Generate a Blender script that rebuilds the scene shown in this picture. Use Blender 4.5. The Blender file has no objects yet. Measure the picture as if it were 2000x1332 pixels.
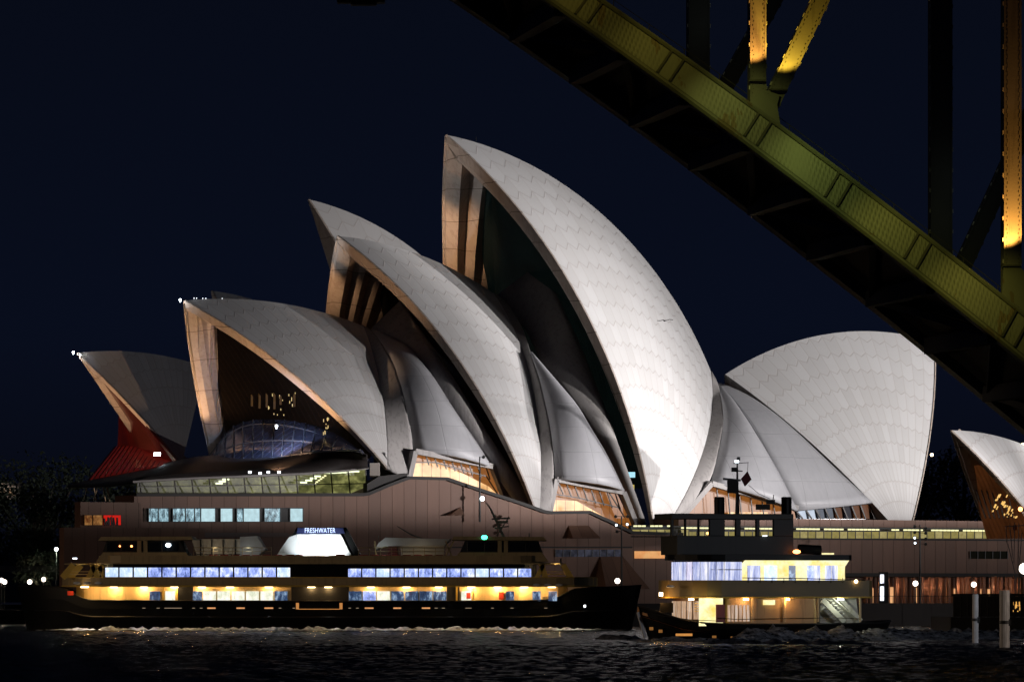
import bpy, math, random
import numpy as np
random.seed(7)
sc = bpy.context.scene
R = math.radians

# ------------------------------------------------------------------ camera
FOC, HCAM, HZ = 11440.0, 4.0, 1165.0          # focal length in pixels of a 2000 px wide frame, eye height, horizon row
cam = bpy.data.cameras.new('camera'); camo = bpy.data.objects.new('camera', cam)
sc.collection.objects.link(camo); sc.camera = camo
camo.location = (0, 0, HCAM); camo.rotation_euler = (R(90), 0, 0)
cam.sensor_width = 36; cam.lens = 36 * FOC / 2000; cam.shift_y = (HZ - 666) / 2000
cam.clip_start = 1; cam.clip_end = 6000

# ------------------------------------------------------------------ sky, exposure
wd = bpy.data.worlds.new('World'); sc.world = wd; wd.use_nodes = True
nt = wd.node_tree; nt.nodes.clear()
out = nt.nodes.new('ShaderNodeOutputWorld'); bg = nt.nodes.new('ShaderNodeBackground')
tc = nt.nodes.new('ShaderNodeTexCoord'); sp = nt.nodes.new('ShaderNodeSeparateXYZ'); cr = nt.nodes.new('ShaderNodeValToRGB')
nt.links.new(tc.outputs['Generated'], sp.inputs[0]); nt.links.new(sp.outputs['Z'], cr.inputs[0])
e = cr.color_ramp.elements
e[0].position = 0.0; e[0].color = (.0020, .0023, .0046, 1)
e[1].position = 1.0; e[1].color = (.002, .003, .007, 1)
x = cr.color_ramp.elements.new(.045); x.color = (.0026, .0042, .0115, 1)
x = cr.color_ramp.elements.new(.12); x.color = (.0022, .0033, .0078, 1)
nt.links.new(cr.outputs[0], bg.inputs[0]); bg.inputs[1].default_value = 1.0
nt.links.new(bg.outputs[0], out.inputs[0])
sc.view_settings.view_transform = 'Standard'; sc.view_settings.look = 'None'
sc.view_settings.exposure = 0; sc.view_settings.gamma = 1
sc.cycles.use_denoising = True
sc.cycles.max_bounces = 5; sc.cycles.glossy_bounces = 3; sc.cycles.diffuse_bounces = 2; sc.cycles.transmission_bounces = 3
sc.cycles.sample_clamp_indirect = 4; sc.cycles.caustics_reflective = False; sc.cycles.caustics_refractive = False

# ------------------------------------------------------------------ lamps
def lamp_spot(name, loc, tgt, power, col, size_deg, blend=.5, rad=.5, par=None):
    l = bpy.data.lights.new(name, 'SPOT'); l.energy = power; l.color = col; l.spot_size = R(size_deg); l.spot_blend = blend; l.shadow_soft_size = rad
    o = bpy.data.objects.new(name, l); sc.collection.objects.link(o)
    from mathutils import Vector
    o.location = loc; d = Vector(tgt) - Vector(loc); o.rotation_euler = d.to_track_quat('-Z', 'Y').to_euler()
    return o
def lamp_point(name, loc, power, col, rad=.15):
    l = bpy.data.lights.new(name, 'POINT'); l.energy = power; l.color = col; l.shadow_soft_size = rad
    o = bpy.data.objects.new(name, l); sc.collection.objects.link(o); o.location = loc; return o

def flood(name, loc, power, col, elev, azim, rad=1.2):
    """asymmetric floodlight: a point source whose reflector profile depends on elevation and compass direction.
    elev / azim: lists of (degrees, strength)"""
    o = lamp_point(name, loc, power, col, rad); l = o.data; l.use_nodes = True; n = l.node_tree; n.nodes.clear()
    ou = n.nodes.new('ShaderNodeOutputLight'); em = n.nodes.new('ShaderNodeEmission'); n.links.new(em.outputs[0], ou.inputs[0])
    tc = n.nodes.new('ShaderNodeTexCoord'); sx = n.nodes.new('ShaderNodeSeparateXYZ'); n.links.new(tc.outputs['Normal'], sx.inputs[0])
    def mth(op, a, b=None):
        k = n.nodes.new('ShaderNodeMath'); k.operation = op
        for i, v in enumerate((a, b)):
            if v is None: continue
            if isinstance(v, (int, float)): k.inputs[i].default_value = v
            else: n.links.new(v, k.inputs[i])
        return k.outputs[0]
    el = mth('ARCSINE', sx.outputs[2]); az = mth('ARCTAN2', sx.outputs[1], sx.outputs[0])
    def curve(v, pts):
        lo, hi = pts[0][0], pts[-1][0]; mr = n.nodes.new('ShaderNodeMapRange'); n.links.new(v, mr.inputs[0])
        mr.inputs[1].default_value = R(lo); mr.inputs[2].default_value = R(hi)
        k = n.nodes.new('ShaderNodeValToRGB'); n.links.new(mr.outputs[0], k.inputs[0]); e = k.color_ramp.elements
        while len(e) < len(pts): e.new(.5)
        for q, (d, s_) in zip(e, pts): q.position = (d - lo) / (hi - lo); q.color = (s_, s_, s_, 1)
        return k.outputs[0]
    n.links.new(mth('MULTIPLY', curve(el, elev), curve(az, azim)), em.inputs[1])
    return o
# ------------------------------------------------------------------ frames
class Fr:
    """A building's own axes: a along its axis, b towards its near (western) side, z up."""
    def __init__(s, O, th):
        s.O = np.array(O, float); s.u = np.array([-math.cos(th), -math.sin(th), 0.]); s.w = np.array([math.sin(th), -math.cos(th), 0.])
    def pt(s, a, b, z): return s.O + a * s.u + b * s.w + np.array([0, 0, z])
    def _ray(s, px, py): return np.array([0, 0, HCAM]), np.array([(px - 1000) / FOC, 1, (HZ - py) / FOC])
    def P(s, px, py, b):                       # surveyed point on the plane at lateral distance b
        P0, r = s._ray(px, py); t = ((s.O - P0) @ s.w + b) / (r @ s.w); return P0 + t * r
    def Pa(s, px, py, a):                      # surveyed point on the cross plane at a
        P0, r = s._ray(px, py); t = ((s.O - P0) @ s.u + a) / (r @ s.u); return P0 + t * r
    def a_at(s, px, b): return (s.P(px, HZ, b) - s.O) @ s.u
    def z_at(s, px, py, b): return s.P(px, py, b)[2]
    def C(s, pts, tab):                        # curve of surveyed points, b read from a (row, b) table
        ys = [t[0] for t in tab]; bs = [t[1] for t in tab]
        return np.array([s.P(x, y, float(np.interp(y, ys, bs))) for x, y in pts])
CH = Fr((7.255, 830, 0), 0.58255)              # concert hall axes
_w2 = np.array([math.sin(.30256), -math.cos(.30256), 0])
OT = Fr(CH.O - 52 * CH.w, .30256)               # opera theatre axes
BN = Fr((950 * 780 / FOC, 780, 0), .58255)     # restaurant axes
def at(px, py, d): return np.array([(px - 1000) * d / FOC, d, HCAM + (HZ - py) * d / FOC])

# ------------------------------------------------------------------ mesh builder
class MB:
    def __init__(s): s.v = []; s.f = []; s.uv = []; s.any = False
    def add(s, V, F, UV=None):
        n = len(s.v); s.v += [tuple(map(float, p)) for p in V]
        for k, f in enumerate(F):
            s.f.append([n + i for i in f])
            if UV is None: s.uv.append([(0, 0)] * len(f))
            else: s.uv.append([UV[i] for i in f]); s.any = True
        return s
    def box(s, c, d, ax=None):
        c = np.array(c, float); X, Y, Z = ax if ax is not None else np.eye(3)
        V = [c + sx * d[0] / 2 * X + sy * d[1] / 2 * Y + sz * d[2] / 2 * Z for sx in (-1, 1) for sy in (-1, 1) for sz in (-1, 1)]
        return s.add(V, [(0, 1, 3, 2), (4, 6, 7, 5), (0, 4, 5, 1), (2, 3, 7, 6), (0, 2, 6, 4), (1, 5, 7, 3)])
    def prism(s, pts, vec, caps=True):
        pts = [np.array(p, float) for p in pts]; n = len(pts); vec = np.array(vec, float)
        V = pts + [p + vec for p in pts]
        F = [(i, (i + 1) % n, n + (i + 1) % n, n + i) for i in range(n)]
        if caps: F += [tuple(range(n - 1, -1, -1)), tuple(range(n, 2 * n))]
        return s.add(V, F)
    def tube(s, pts, r, n=8, caps=True):
        pts = [np.array(p, float) for p in pts]; rs = r if hasattr(r, '__len__') else [r] * len(pts)
        V = []
        for i, p in enumerate(pts):
            t = pts[min(i + 1, len(pts) - 1)] - pts[max(i - 1, 0)]; t = t / (np.linalg.norm(t) + 1e-9)
            h = np.array([0, 0, 1.]) if abs(t[2]) < .9 else np.array([1., 0, 0])
            A = np.cross(t, h); A /= np.linalg.norm(A); B = np.cross(t, A)
            for k in range(n):
                q = 2 * math.pi * k / n; V.append(p + rs[i] * (math.cos(q) * A + math.sin(q) * B))
        F = [(i * n + k, i * n + (k + 1) % n, (i + 1) * n + (k + 1) % n, (i + 1) * n + k) for i in range(len(pts) - 1) for k in range(n)]
        if caps: F += [tuple(range(n)), tuple(range((len(pts) - 1) * n, len(pts) * n))[::-1]]
        return s.add(V, F)
    def bar(s, p, q, wd, hd, side):            # rectangular bar from p to q; wd along `side`
        p = np.array(p, float); q = np.array(q, float); t = q - p; L = np.linalg.norm(t); t /= L
        side = np.array(side, float); side -= (side @ t) * t; side /= np.linalg.norm(side); up = np.cross(t, side)
        return s.box((p + q) / 2, (L, wd, hd), (t, side, up))
    def ball(s, c, r, n=10, m=7, sq=(1, 1, 1)):
        V = [np.array(c) + r * np.array([math.sin(math.pi * j / m) * math.cos(2 * math.pi * k / n) * sq[0], math.sin(math.pi * j / m) * math.sin(2 * math.pi * k / n) * sq[1], math.cos(math.pi * j / m) * sq[2]]) for j in range(m + 1) for k in range(n)]
        F = [(j * n + k, (j + 1) * n + k, (j + 1) * n + (k + 1) % n, j * n + (k + 1) % n) for j in range(m) for k in range(n)]
        return s.add(V, F)
    def grid(s, G, UV=None, flip=False):       # G: rows x cols x 3
        G = np.asarray(G); r, c = G.shape[:2]
        F = []
        for i in range(r - 1):
            for j in range(c - 1):
                q = (i * c + j, i * c + j + 1, (i + 1) * c + j + 1, (i + 1) * c + j); F.append(q[::-1] if flip else q)
        return s.add(list(G.reshape(-1, 3)), F, None if UV is None else [tuple(t) for t in np.asarray(UV).reshape(-1, 2)])
    def build(s, name, mat, parent=None, smooth=False, bevel=0, solid=0, loc=None):
        me = bpy.data.meshes.new(name)
        off = np.zeros(3); q = parent
        while q is not None: off = off + np.array(q.location); q = q.parent
        if loc is not None: off = off + np.array(loc)
        me.from_pydata([tuple(np.array(p) - off) for p in s.v], [], s.f)
        if s.any:
            ul = me.uv_layers.new(name='UVMap'); flat = [c for f in s.uv for uv in f for c in uv]
            ul.data.foreach_set('uv', flat)
        if isinstance(mat, (list, tuple)):
            for m in mat: me.materials.append(m)
        else: me.materials.append(mat)
        if smooth: me.polygons.foreach_set('use_smooth', [True] * len(me.polygons))
        o = bpy.data.objects.new(name, me); sc.collection.objects.link(o)
        if parent is not None: o.parent = parent
        if loc is not None: o.location = loc
        if bevel:
            b = o.modifiers.new('bevel', 'BEVEL'); b.width = bevel; b.segments = 2; b.limit_method = 'ANGLE'
        if solid:
            b = o.modifiers.new('solid', 'SOLIDIFY'); b.thickness = solid; b.offset = 0
        me.update()
        return o
def tag(o, label=None, cat=None, group=None, kind=None):
    if label: o['label'] = label
    if cat: o['category'] = cat
    if group: o['group'] = group
    if kind: o['kind'] = kind
    return o
def thing(name, label, cat, loc=(0, 0, 0), group=None):
    o = bpy.data.objects.new(name, None); sc.collection.objects.link(o); o.location = tuple(map(float, loc)); o.empty_display_size = .5
    return tag(o, label, cat, group)
def copy_tree(o, parent=None):
    c = o.copy(); sc.collection.objects.link(c); c.parent = parent
    for ch in [k for k in o.children if k.type != 'LIGHT']: copy_tree(ch, c)
    return c

# ------------------------------------------------------------------ materials
def nmat(name):
    m = bpy.data.materials.new(name); m.use_nodes = True; n = m.node_tree; n.nodes.clear()
    o = n.nodes.new('ShaderNodeOutputMaterial'); b = n.nodes.new('ShaderNodeBsdfPrincipled'); n.links.new(b.outputs[0], o.inputs[0]); return m, n, b
class NG:
    def __init__(s, n): s.n = n
    def m(s, op, a, b=None, c=None, clamp=False):
        k = s.n.nodes.new('ShaderNodeMath'); k.operation = op; k.use_clamp = clamp
        for i, v in enumerate((a, b, c)):
            if v is None: continue
            if isinstance(v, (int, float)): k.inputs[i].default_value = v
            else: s.n.links.new(v, k.inputs[i])
        return k.outputs[0]
    def mix(s, f, a, b):
        k = s.n.nodes.new('ShaderNodeMix'); k.data_type = 'RGBA'
        for i, v in ((0, f), (6, a), (7, b)):
            if isinstance(v, (int, float)): k.inputs[i].default_value = v
            elif isinstance(v, tuple): k.inputs[i].default_value = v if len(v) == 4 else v + (1,)
            else: s.n.links.new(v, k.inputs[i])
        return k.outputs[2]
    def noise(s, scale, detail=3, co='Object', rough=.6, sc3=None, out=0):
        t = s.n.nodes.new('ShaderNodeTexCoord'); k = s.n.nodes.new('ShaderNodeTexNoise')
        k.inputs['Scale'].default_value = scale; k.inputs['Detail'].default_value = detail; k.inputs['Roughness'].default_value = rough
        src = t.outputs[co]
        if sc3:
            mp = s.n.nodes.new('ShaderNodeMapping'); mp.inputs['Scale'].default_value = sc3; s.n.links.new(src, mp.inputs[0]); src = mp.outputs[0]
        s.n.links.new(src, k.inputs[0]); return k.outputs[out]
    def ramp(s, v, *st):
        k = s.n.nodes.new('ShaderNodeValToRGB'); s.n.links.new(v, k.inputs[0]); el = k.color_ramp.elements
        while len(el) < len(st): el.new(.5)
        for q, (p, c) in zip(el, st): q.position = p; q.color = (c if len(c) == 4 else c + (1,))
        return k.outputs[0]
    def bump(s, h, st, dist=.1):
        k = s.n.nodes.new('ShaderNodeBump'); k.inputs['Strength'].default_value = st; k.inputs['Distance'].default_value = dist
        s.n.links.new(h, k.inputs['Height']); return k.outputs[0]
    def sep(s, v):
        k = s.n.nodes.new('ShaderNodeSeparateXYZ'); s.n.links.new(v, k.inputs[0]); return k.outputs
    def tc(s, co='Object'): return s.n.nodes.new('ShaderNodeTexCoord').outputs[co]
def simple(name, col, rough=.6, var=.15, scale=.6, metal=0., spec=.5, bump=0., grime=0.):
    m, n, b = nmat(name); g = NG(n)
    nz = g.noise(scale, 5)
    c0 = tuple(x * (1 - var) for x in col); c1 = tuple(min(1, x * (1 + var)) for x in col)
    c = g.mix(nz, c0, c1)
    if grime:
        st = g.noise(.35, 4, sc3=(6, 6, .5)); c = g.mix(g.m('MULTIPLY', g.m('GREATER_THAN', st, .56), grime), c, tuple(x * .45 for x in col))
    n.links.new(c, b.inputs['Base Color']); b.inputs['Roughness'].default_value = rough; b.inputs['Metallic'].default_value = metal
    b.inputs['Specular IOR Level'].default_value = spec
    if bump: n.links.new(g.bump(g.noise(scale * 8, 4), bump, .05), b.inputs['Normal'])
    return m
def emis(name, col, st, var=0., scale=1.5, col2=None, base=(.02, .02, .02)):
    m, n, b = nmat(name); g = NG(n)
    b.inputs['Base Color'].default_value = base + (1,); b.inputs['Roughness'].default_value = .6; b.inputs['Specular IOR Level'].default_value = .06
    if var or col2:
        nz = g.noise(scale, 4, rough=.7)
        f = g.ramp(nz, (.35, (0, 0, 0)), (.65, (1, 1, 1)))
        n.links.new(g.mix(f, col, col2 or col), b.inputs['Emission Color'])
        n.links.new(g.m('MULTIPLY', g.m('ADD', g.m('MULTIPLY', g.noise(scale * 1.7, 3), 2 * var), 1 - var), st), b.inputs['Emission Strength'])
    else:
        b.inputs['Emission Color'].default_value = col + (1,); b.inputs['Emission Strength'].default_value = st
    return m
def tile_mat():
    m, n, b = nmat('shell_tiles'); g = NG(n)
    u = g.sep(g.tc('UV')); U, V = u[0], u[1]
    wid = g.m('MULTIPLY', g.m('SINE', g.m('DIVIDE', V, 75.)), 75 * .0637)
    fr = g.m('FRACT', U); c = g.m('ABSOLUTE', g.m('SUBTRACT', fr, .5))
    dr = g.m('MULTIPLY', g.m('SUBTRACT', .5, c), wid)                     # metres to the rib joint
    gg = g.m('DIVIDE', g.m('SUBTRACT', V, g.m('MULTIPLY', g.m('MULTIPLY', c, wid), .85)), 3.1)
    fg = g.m('FRACT', gg); dg = g.m('MULTIPLY', g.m('SUBTRACT', .5, g.m('ABSOLUTE', g.m('SUBTRACT', fg, .5))), 3.1)
    l1 = g.m('SUBTRACT', 1, g.m('DIVIDE', dr, .14), clamp=True); l2 = g.m('SUBTRACT', 1, g.m('DIVIDE', dg, .16), clamp=True)
    line = g.m('MAXIMUM', g.m('MULTIPLY', l1, .6), l2)
    wn = n.nodes.new('ShaderNodeTexWhiteNoise'); wn.noise_dimensions = '2D'; cb = n.nodes.new('ShaderNodeCombineXYZ')
    n.links.new(g.m('FLOOR', U), cb.inputs[0]); n.links.new(g.m('FLOOR', gg), cb.inputs[1]); n.links.new(cb.outputs[0], wn.inputs[0])
    t = g.mix(wn.outputs[0], (.57, .565, .56), (.645, .645, .645))
    t = g.mix(g.noise(.12, 4), t, g.mix(.5, t, (.5, .48, .46)))
    col = g.mix(g.m('MULTIPLY', line, .32), t, (.36, .28, .24))
    n.links.new(col, b.inputs['Base Color'])
    b.inputs['Specular IOR Level'].default_value = .5
    edge = g.m('SUBTRACT', 1, g.m('DIVIDE', dg, .5), clamp=True)
    n.links.new(g.m('SUBTRACT', .50, g.m('MULTIPLY', edge, .24)), b.inputs['Roughness'])
    hb = g.m('ADD', g.m('MULTIPLY', line, -1.), g.m('MULTIPLY', wn.outputs[0], .3))
    n.links.new(g.bump(hb, .35, .06), b.inputs['Normal'])
    return m
def panel_mat(name, col, pitch, dark=.35, along=(1, 0, 0), rough=.7, var=.14, hpitch=0, lw=.06):
    """Precast cladding: vertical joints every `pitch` metres along a horizontal direction."""
    m, n, b = nmat(name); g = NG(n); geo = n.nodes.new('ShaderNodeNewGeometry'); p = g.sep(geo.outputs['Position'])
    s = g.m('ADD', g.m('MULTIPLY', p[0], along[0]), g.m('MULTIPLY', p[1], along[1]))
    q = g.m('DIVIDE', s, pitch); f = g.m('FRACT', q)
    d = g.m('MULTIPLY', g.m('SUBTRACT', .5, g.m('ABSOLUTE', g.m('SUBTRACT', f, .5))), pitch)
    l = g.m('SUBTRACT', 1, g.m('DIVIDE', d, lw), clamp=True)
    if hpitch:
        f2 = g.m('FRACT', g.m('DIVIDE', p[2], hpitch)); d2 = g.m('MULTIPLY', g.m('SUBTRACT', .5, g.m('ABSOLUTE', g.m('SUBTRACT', f2, .5))), hpitch)
        l = g.m('MAXIMUM', l, g.m('SUBTRACT', 1, g.m('DIVIDE', d2, lw), clamp=True))
    wn = n.nodes.new('ShaderNodeTexWhiteNoise'); wn.noise_dimensions = '1D'; n.links.new(g.m('FLOOR', q), wn.inputs['W'])
    c = g.mix(wn.outputs[0], tuple(x * (1 - var) for x in col), tuple(x * (1 + var) for x in col))
    c = g.mix(g.m('MULTIPLY', g.noise(.5, 5, sc3=(3, 3, .4)), .5), c, tuple(x * .6 for x in col))
    n.links.new(g.mix(l, c, tuple(x * dark for x in col)), b.inputs['Base Color']); b.inputs['Roughness'].default_value = rough
    n.links.new(g.bump(g.m('ADD', g.m('MULTIPLY', l, -1), g.m('MULTIPLY', g.noise(9, 3), .15)), .5, .05), b.inputs['Normal'])
    return m
M = {}
M['tile'] = tile_mat()
def rib_concrete():
    m, n, b = nmat('rib_concrete'); g = NG(n); geo = n.nodes.new('ShaderNodeNewGeometry'); z = g.sep(geo.outputs['Position'])[2]
    f = g.m('FRACT', g.m('DIVIDE', g.m('ADD', z, g.m('MULTIPLY', g.noise(.08, 1), 3.)), 4.2)); l = g.m('LESS_THAN', f, .022)
    c = g.mix(g.noise(.5, 6), (.33, .27, .23), (.47, .40, .34)); st = g.noise(.35, 5, sc3=(5, 5, .4)); c = g.mix(g.m('MULTIPLY', g.m('GREATER_THAN', st, .55), .28), c, (.20, .15, .12))
    n.links.new(g.mix(l, c, (.13, .10, .08)), b.inputs['Base Color']); b.inputs['Roughness'].default_value = .75
    n.links.new(g.bump(g.noise(4, 5), .25, .05), b.inputs['Normal']); return m
M['concrete'] = rib_concrete()
M['concrete2'] = simple('grey_concrete', (.36, .34, .33), .75, .16, .3, grime=.3, bump=.1)
M['side'] = panel_mat('side_shell_tiles', (.43, .43, .45), 4.2, .8, (-.835, -.55, 0), .5, .04, hpitch=3.4, lw=.09)
M['granite'] = panel_mat('granite_cladding', (.180, .090, .058), 1.85, .35, (-.835, -.55, 0), .65)
M['granite_low'] = panel_mat('granite_lower', (.18, .095, .062), 1.85, .4, (-.835, -.55, 0), .65)
M['coping'] = simple('dark_coping', (.014, .011, .010), .7)
M['bronze'] = simple('bronze_frame', (.022, .015, .011), .5)
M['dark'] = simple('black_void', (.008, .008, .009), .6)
M['paving'] = panel_mat('paving', (.16, .12, .11), 1.8, .5, (.55, -.835, 0))
M['seawall'] = simple('seawall_stone', (.022, .018, .017), .85, .3, .4, bump=.4)
def glass_wall_mat(name, tint, em, emcol, stripes=1.2, spec=.5, rough=.22):
    m, n, b = nmat(name); g = NG(n); geo = n.nodes.new('ShaderNodeNewGeometry'); p = g.sep(geo.outputs['Position'])
    s = g.m('DIVIDE', g.m('ADD', g.m('MULTIPLY', p[0], .55), g.m('MULTIPLY', p[1], -.835)), stripes)
    d = g.m('ABSOLUTE', g.m('SUBTRACT', g.m('FRACT', s), .5)); l = g.m('GREATER_THAN', d, .43)
    nz = g.noise(.25, 3)
    n.links.new(g.mix(l, tint, tuple(x * 2.6 for x in tint)), b.inputs['Base Color'])
    b.inputs['Roughness'].default_value = rough; b.inputs['Specular IOR Level'].default_value = spec
    b.inputs['Emission Color'].default_value = emcol + (1,)
    n.links.new(g.m('MULTIPLY', g.m('MULTIPLY', nz, em), g.m('SUBTRACT', 1, g.m('MULTIPLY', l, .7))), b.inputs['Emission Strength'])
    n.links.new(g.bump(g.m('ADD', l, g.m('MULTIPLY', g.noise(.6, 2), .5)), .3, .05), b.inputs['Normal'])
    return m
M['glass_bronze'] = glass_wall_mat('bronze_glass', (.0035, .0025, .002), .004, (.9, .5, .25), 1.3, .0, .9)
M['glass_teal'] = glass_wall_mat('teal_glass', (.008, .012, .012), .007, (.25, .6, .55), .8)
M['glass_red'] = glass_wall_mat('red_lit_glass', (.03, .01, .008), .05, (1, .05, .02), 1.3)
M['glass_cone'] = glass_wall_mat('foyer_glass', (.035, .036, .055), .012, (.5, .5, .9), 1.9)
M['skirt'] = simple('foyer_roof_bronze', (.028, .023, .022), .6, .3, .3, spec=.2)
M['steel_black'] = simple('black_steel', (.015, .014, .013), .5)

# ------------------------------------------------------------------ shell geometry (every roof is a piece of one 75 m sphere)
def sph_center(T, B, F, Rr, w):
    a = B - T; b = F - T; n = np.cross(a, b); nn = n @ n
    cc = T + ((b @ b) * np.cross(np.cross(a, b), a) + (a @ a) * np.cross(b, np.cross(a, b))) / (2 * nn)
    r2 = max(Rr * Rr - (cc - T) @ (cc - T), 0); n = n / math.sqrt(nn)
    if n @ w + n[2] < 0: n = -n
    return cc - n * math.sqrt(r2)
def slerp(C, A, B, t):
    a = A - C; b = B - C; om = math.acos(max(-1, min(1, a @ b / np.linalg.norm(a) / np.linalg.norm(b)))); t = np.asarray(t)[:, None]
    return C + (np.sin((1 - t) * om) * a + np.sin(t * om) * b) / math.sin(om), om
def half(fr, p):
    T = fr.pt(p[0], 0, p[1]); B = fr.pt(p[2], 0, p[3]); F = fr.pt(p[4], p[5], p[6]); C = sph_center(T, B, F, p[7], fr.w)
    Cp = C + ((T - C) @ fr.w) * fr.w
    return T, B, F, C, Cp
def mirror(fr, G): G = np.asarray(G); return G - 2 * ((G - fr.O) @ fr.w)[..., None] * fr.w
def shell(fr, p, parent, label=None, thick=1.1, t0=0., rear=False, rimw=1.0, name='shell'):
    T, B, F, C, Cp = half(fr, p)
    tt = np.linspace(0, 1, 200); rid, _ = slerp(Cp, T, B, tt)
    f = (F - C) / np.linalg.norm(F - C)
    def dirn(P): v = P - C; v = v - (v @ f) * f; return v / np.linalg.norm(v)
    d0 = dirn(T); ang = np.array([math.acos(max(-1, min(1, dirn(q) @ d0))) for q in rid])
    nr = max(4, int(round(ang[-1] / .0637)))
    def ridge_at(a): return Cp + (lambda v: v / np.linalg.norm(v) * np.linalg.norm(T - Cp))(np.array([np.interp(a, ang, rid[:, k]) for k in range(3)]) - Cp)
    NV = 26; tv = np.linspace(t0, 1, NV)
    def fan(angs, depth):                      # depth(ang index, dist) pushes inward
        G = []; UV = []
        for i, a in enumerate(angs):
            rp = ridge_at(a); G1, om = slerp(C, F, rp, tv); r = np.linalg.norm(G1 - C, axis=1)
            dd = np.array([depth(i, t * om * p[7]) for t in tv])
            G1 = C + (G1 - C) * (1 - dd / r)[:, None]
            # inner skins stop at the plane of symmetry
            lat = (G1 - fr.O) @ fr.w; G1 = G1 + np.clip(.02 - lat, 0, None)[:, None] * fr.w
            G.append(G1); UV.append([(a / .0637, t * om * p[7]) for t in tv])
        return np.array(G), np.array(UV)
    m = MB(); G, UV = fan(np.linspace(0, ang[-1], nr * 2 + 1), lambda i, s: 0.)
    m.grid(G, UV, flip=False); m.grid(mirror(fr, G), UV, flip=True)
    so = m.build(name, M['tile'], parent, smooth=True)
    if label: so['label'] = label
    # inner vault: folded ribs
    n2 = nr * 2 + 1
    def dep(i, s): w = p[7] * math.sin(min(s / p[7], 1.5)) * .0637; return thick * (.35 + .65 * min(1, s / 22)) + (0 if i % 2 == 0 else w * .42)
    Gi, UVi = fan(np.linspace(0, ang[-1], n2), dep)
    m = MB(); m.grid(Gi, UVi, flip=True); m.grid(mirror(fr, Gi), UVi, flip=False); m.build('rib_vault', M['concrete'], so)
    # edge beam: face plus set-back soffit
    fwd = fr.u if (T - B) @ fr.u > 0 else -fr.u
    E0 = G[0]; r0 = np.linalg.norm(E0 - C, axis=1)[:, None]; sc_ = (.45 + .55 * np.minimum(1, tv / .45))[:, None] * rimw
    rad = (C - E0) / r0; cc = np.cross(rad, np.gradient(E0, axis=0)); cc /= np.linalg.norm(cc, axis=1)[:, None]; cc *= np.sign(cc @ fwd)[:, None]
    def clampw(X): lat = (X - fr.O) @ fr.w; return X + np.clip(.02 - lat, 0, None)[:, None] * fr.w
    rows = [E0 - rad * .12, E0 + cc * .22 - rad * .05, E0 + cc * .25 + rad * .2 * sc_, E0 + cc * .02 + rad * .28 * sc_, E0 + cc * .02 + rad * 1.15 * sc_, E0 - cc * .75 + rad * 1.7 * sc_, E0 - cc * 1.7 + rad * 1.75 * sc_]
    rows = [clampw(r) for r in rows]
    m = MB(); Gb = np.array(rows); m.grid(Gb, flip=False); m.grid(mirror(fr, Gb), flip=True); m.build('edge_beam', M['concrete'], so)
    if rear:
        E1 = G[-1]; r1 = np.linalg.norm(E1 - C, axis=1)[:, None]; rad1 = (C - E1) / r1; rw = (.5 + .5 * np.minimum(1, tv / .5))[:, None] * rear
        m = MB(); Gb = np.array([clampw(E1 - rad1 * .1), clampw(E1 + rad1 * rw)]); m.grid(Gb); m.grid(mirror(fr, Gb), flip=True); m.build('rear_edge', M['concrete2'], so)
    return so, G, C, tv
def glass_in_mouth(fr, G, C, back, mat, parent, t_lo=.12, t_hi=.93, inset=2.2, name='glass_wall', lean=0):
    """glazing hung inside the mouth, running between the two front ribs"""
    fwd = fr.u; E = G[0]; n = len(E); ks = [k for k in range(n) if t_lo <= k / (n - 1) <= t_hi]
    rad = (C - E) / np.linalg.norm(C - E, axis=1)[:, None]
    near = np.array([E[k] + rad[k] * inset - fwd * (back + lean * (1 - k / (n - 1))) for k in ks]); far = mirror(fr, near)
    rows = np.array([near * (1 - q) + far * q for q in np.linspace(0, 1, 9)])
    m = MB(); m.grid(rows); return m.build(name, mat, parent)
def resamp(c, n):
    c = np.asarray(c, float); s = np.r_[0, np.cumsum(np.linalg.norm(np.diff(c, axis=0), axis=1))]; s /= s[-1]
    t = np.linspace(0, 1, n); return np.stack([np.interp(t, s, c[:, k]) for k in range(3)], 1)
def smooth_c(c, n=24):
    c = resamp(c, n)
    for _ in range(3): c[1:-1] = (c[:-2] + 2 * c[1:-1] + c[2:]) / 4
    return c
def loft(fr, L, Rr, mat, parent, name, bulge=0., n=20, m_=9, solid=.5, label=None, bvec=None):
    L = smooth_c(L, n); Rr = smooth_c(Rr, n); v = fr.w if bvec is None else bvec
    tp = np.minimum(1, np.linspace(0, 1, n) * 2.2)[:, None] * bulge
    G = np.array([(1 - q) * L + q * Rr + v * tp * 4 * q * (1 - q) for q in np.linspace(0, 1, m_)])
    m = MB(); m.grid(G); o = m.build(name, mat, parent, smooth=True, solid=solid)
    if label: o['label'] = label
    return o, G

# ================================================================== CONCERT HALL
pN1 = [61.95, 44.18, 33.31, 41.45, 43.78, 22.79, 21.3, 81.72]
pN2 = [37.44, 53.8, 11.75, 46.6, 22.26, 27.22, 14.42, 71.1]
pN3 = [19.64, 68.52, -25.63, 36.43, 0.1, 23.18, 11.58, 75.78]
pS1 = [-66.03, 41.72, -28.11, 36.03, -47.68, 17.49, 11.82, 79.85]
hall = thing('concert_hall', 'largest group of white sail roofs on the podium, tallest shell in the middle', 'concert hall', CH.pt(0, 0, 14))
s1, G1, C1, TV = shell(CH, pN1, hall, 'low front shell with warm lit mouth above the glass foyer', thick=1.0)
s2, G2, C2, _ = shell(CH, pN2, hall, 'middle shell with brightly lit edge', thick=1.1)
s3, G3, C3, _ = shell(CH, pN3, hall, 'tallest shell, brightest of the roofs', thick=1.3, rimw=1.15)
s4, G4, C4, _ = shell(CH, pS1, hall, 'fan shaped shell turned away to the right', thick=1.0, rear=2.6)
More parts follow.
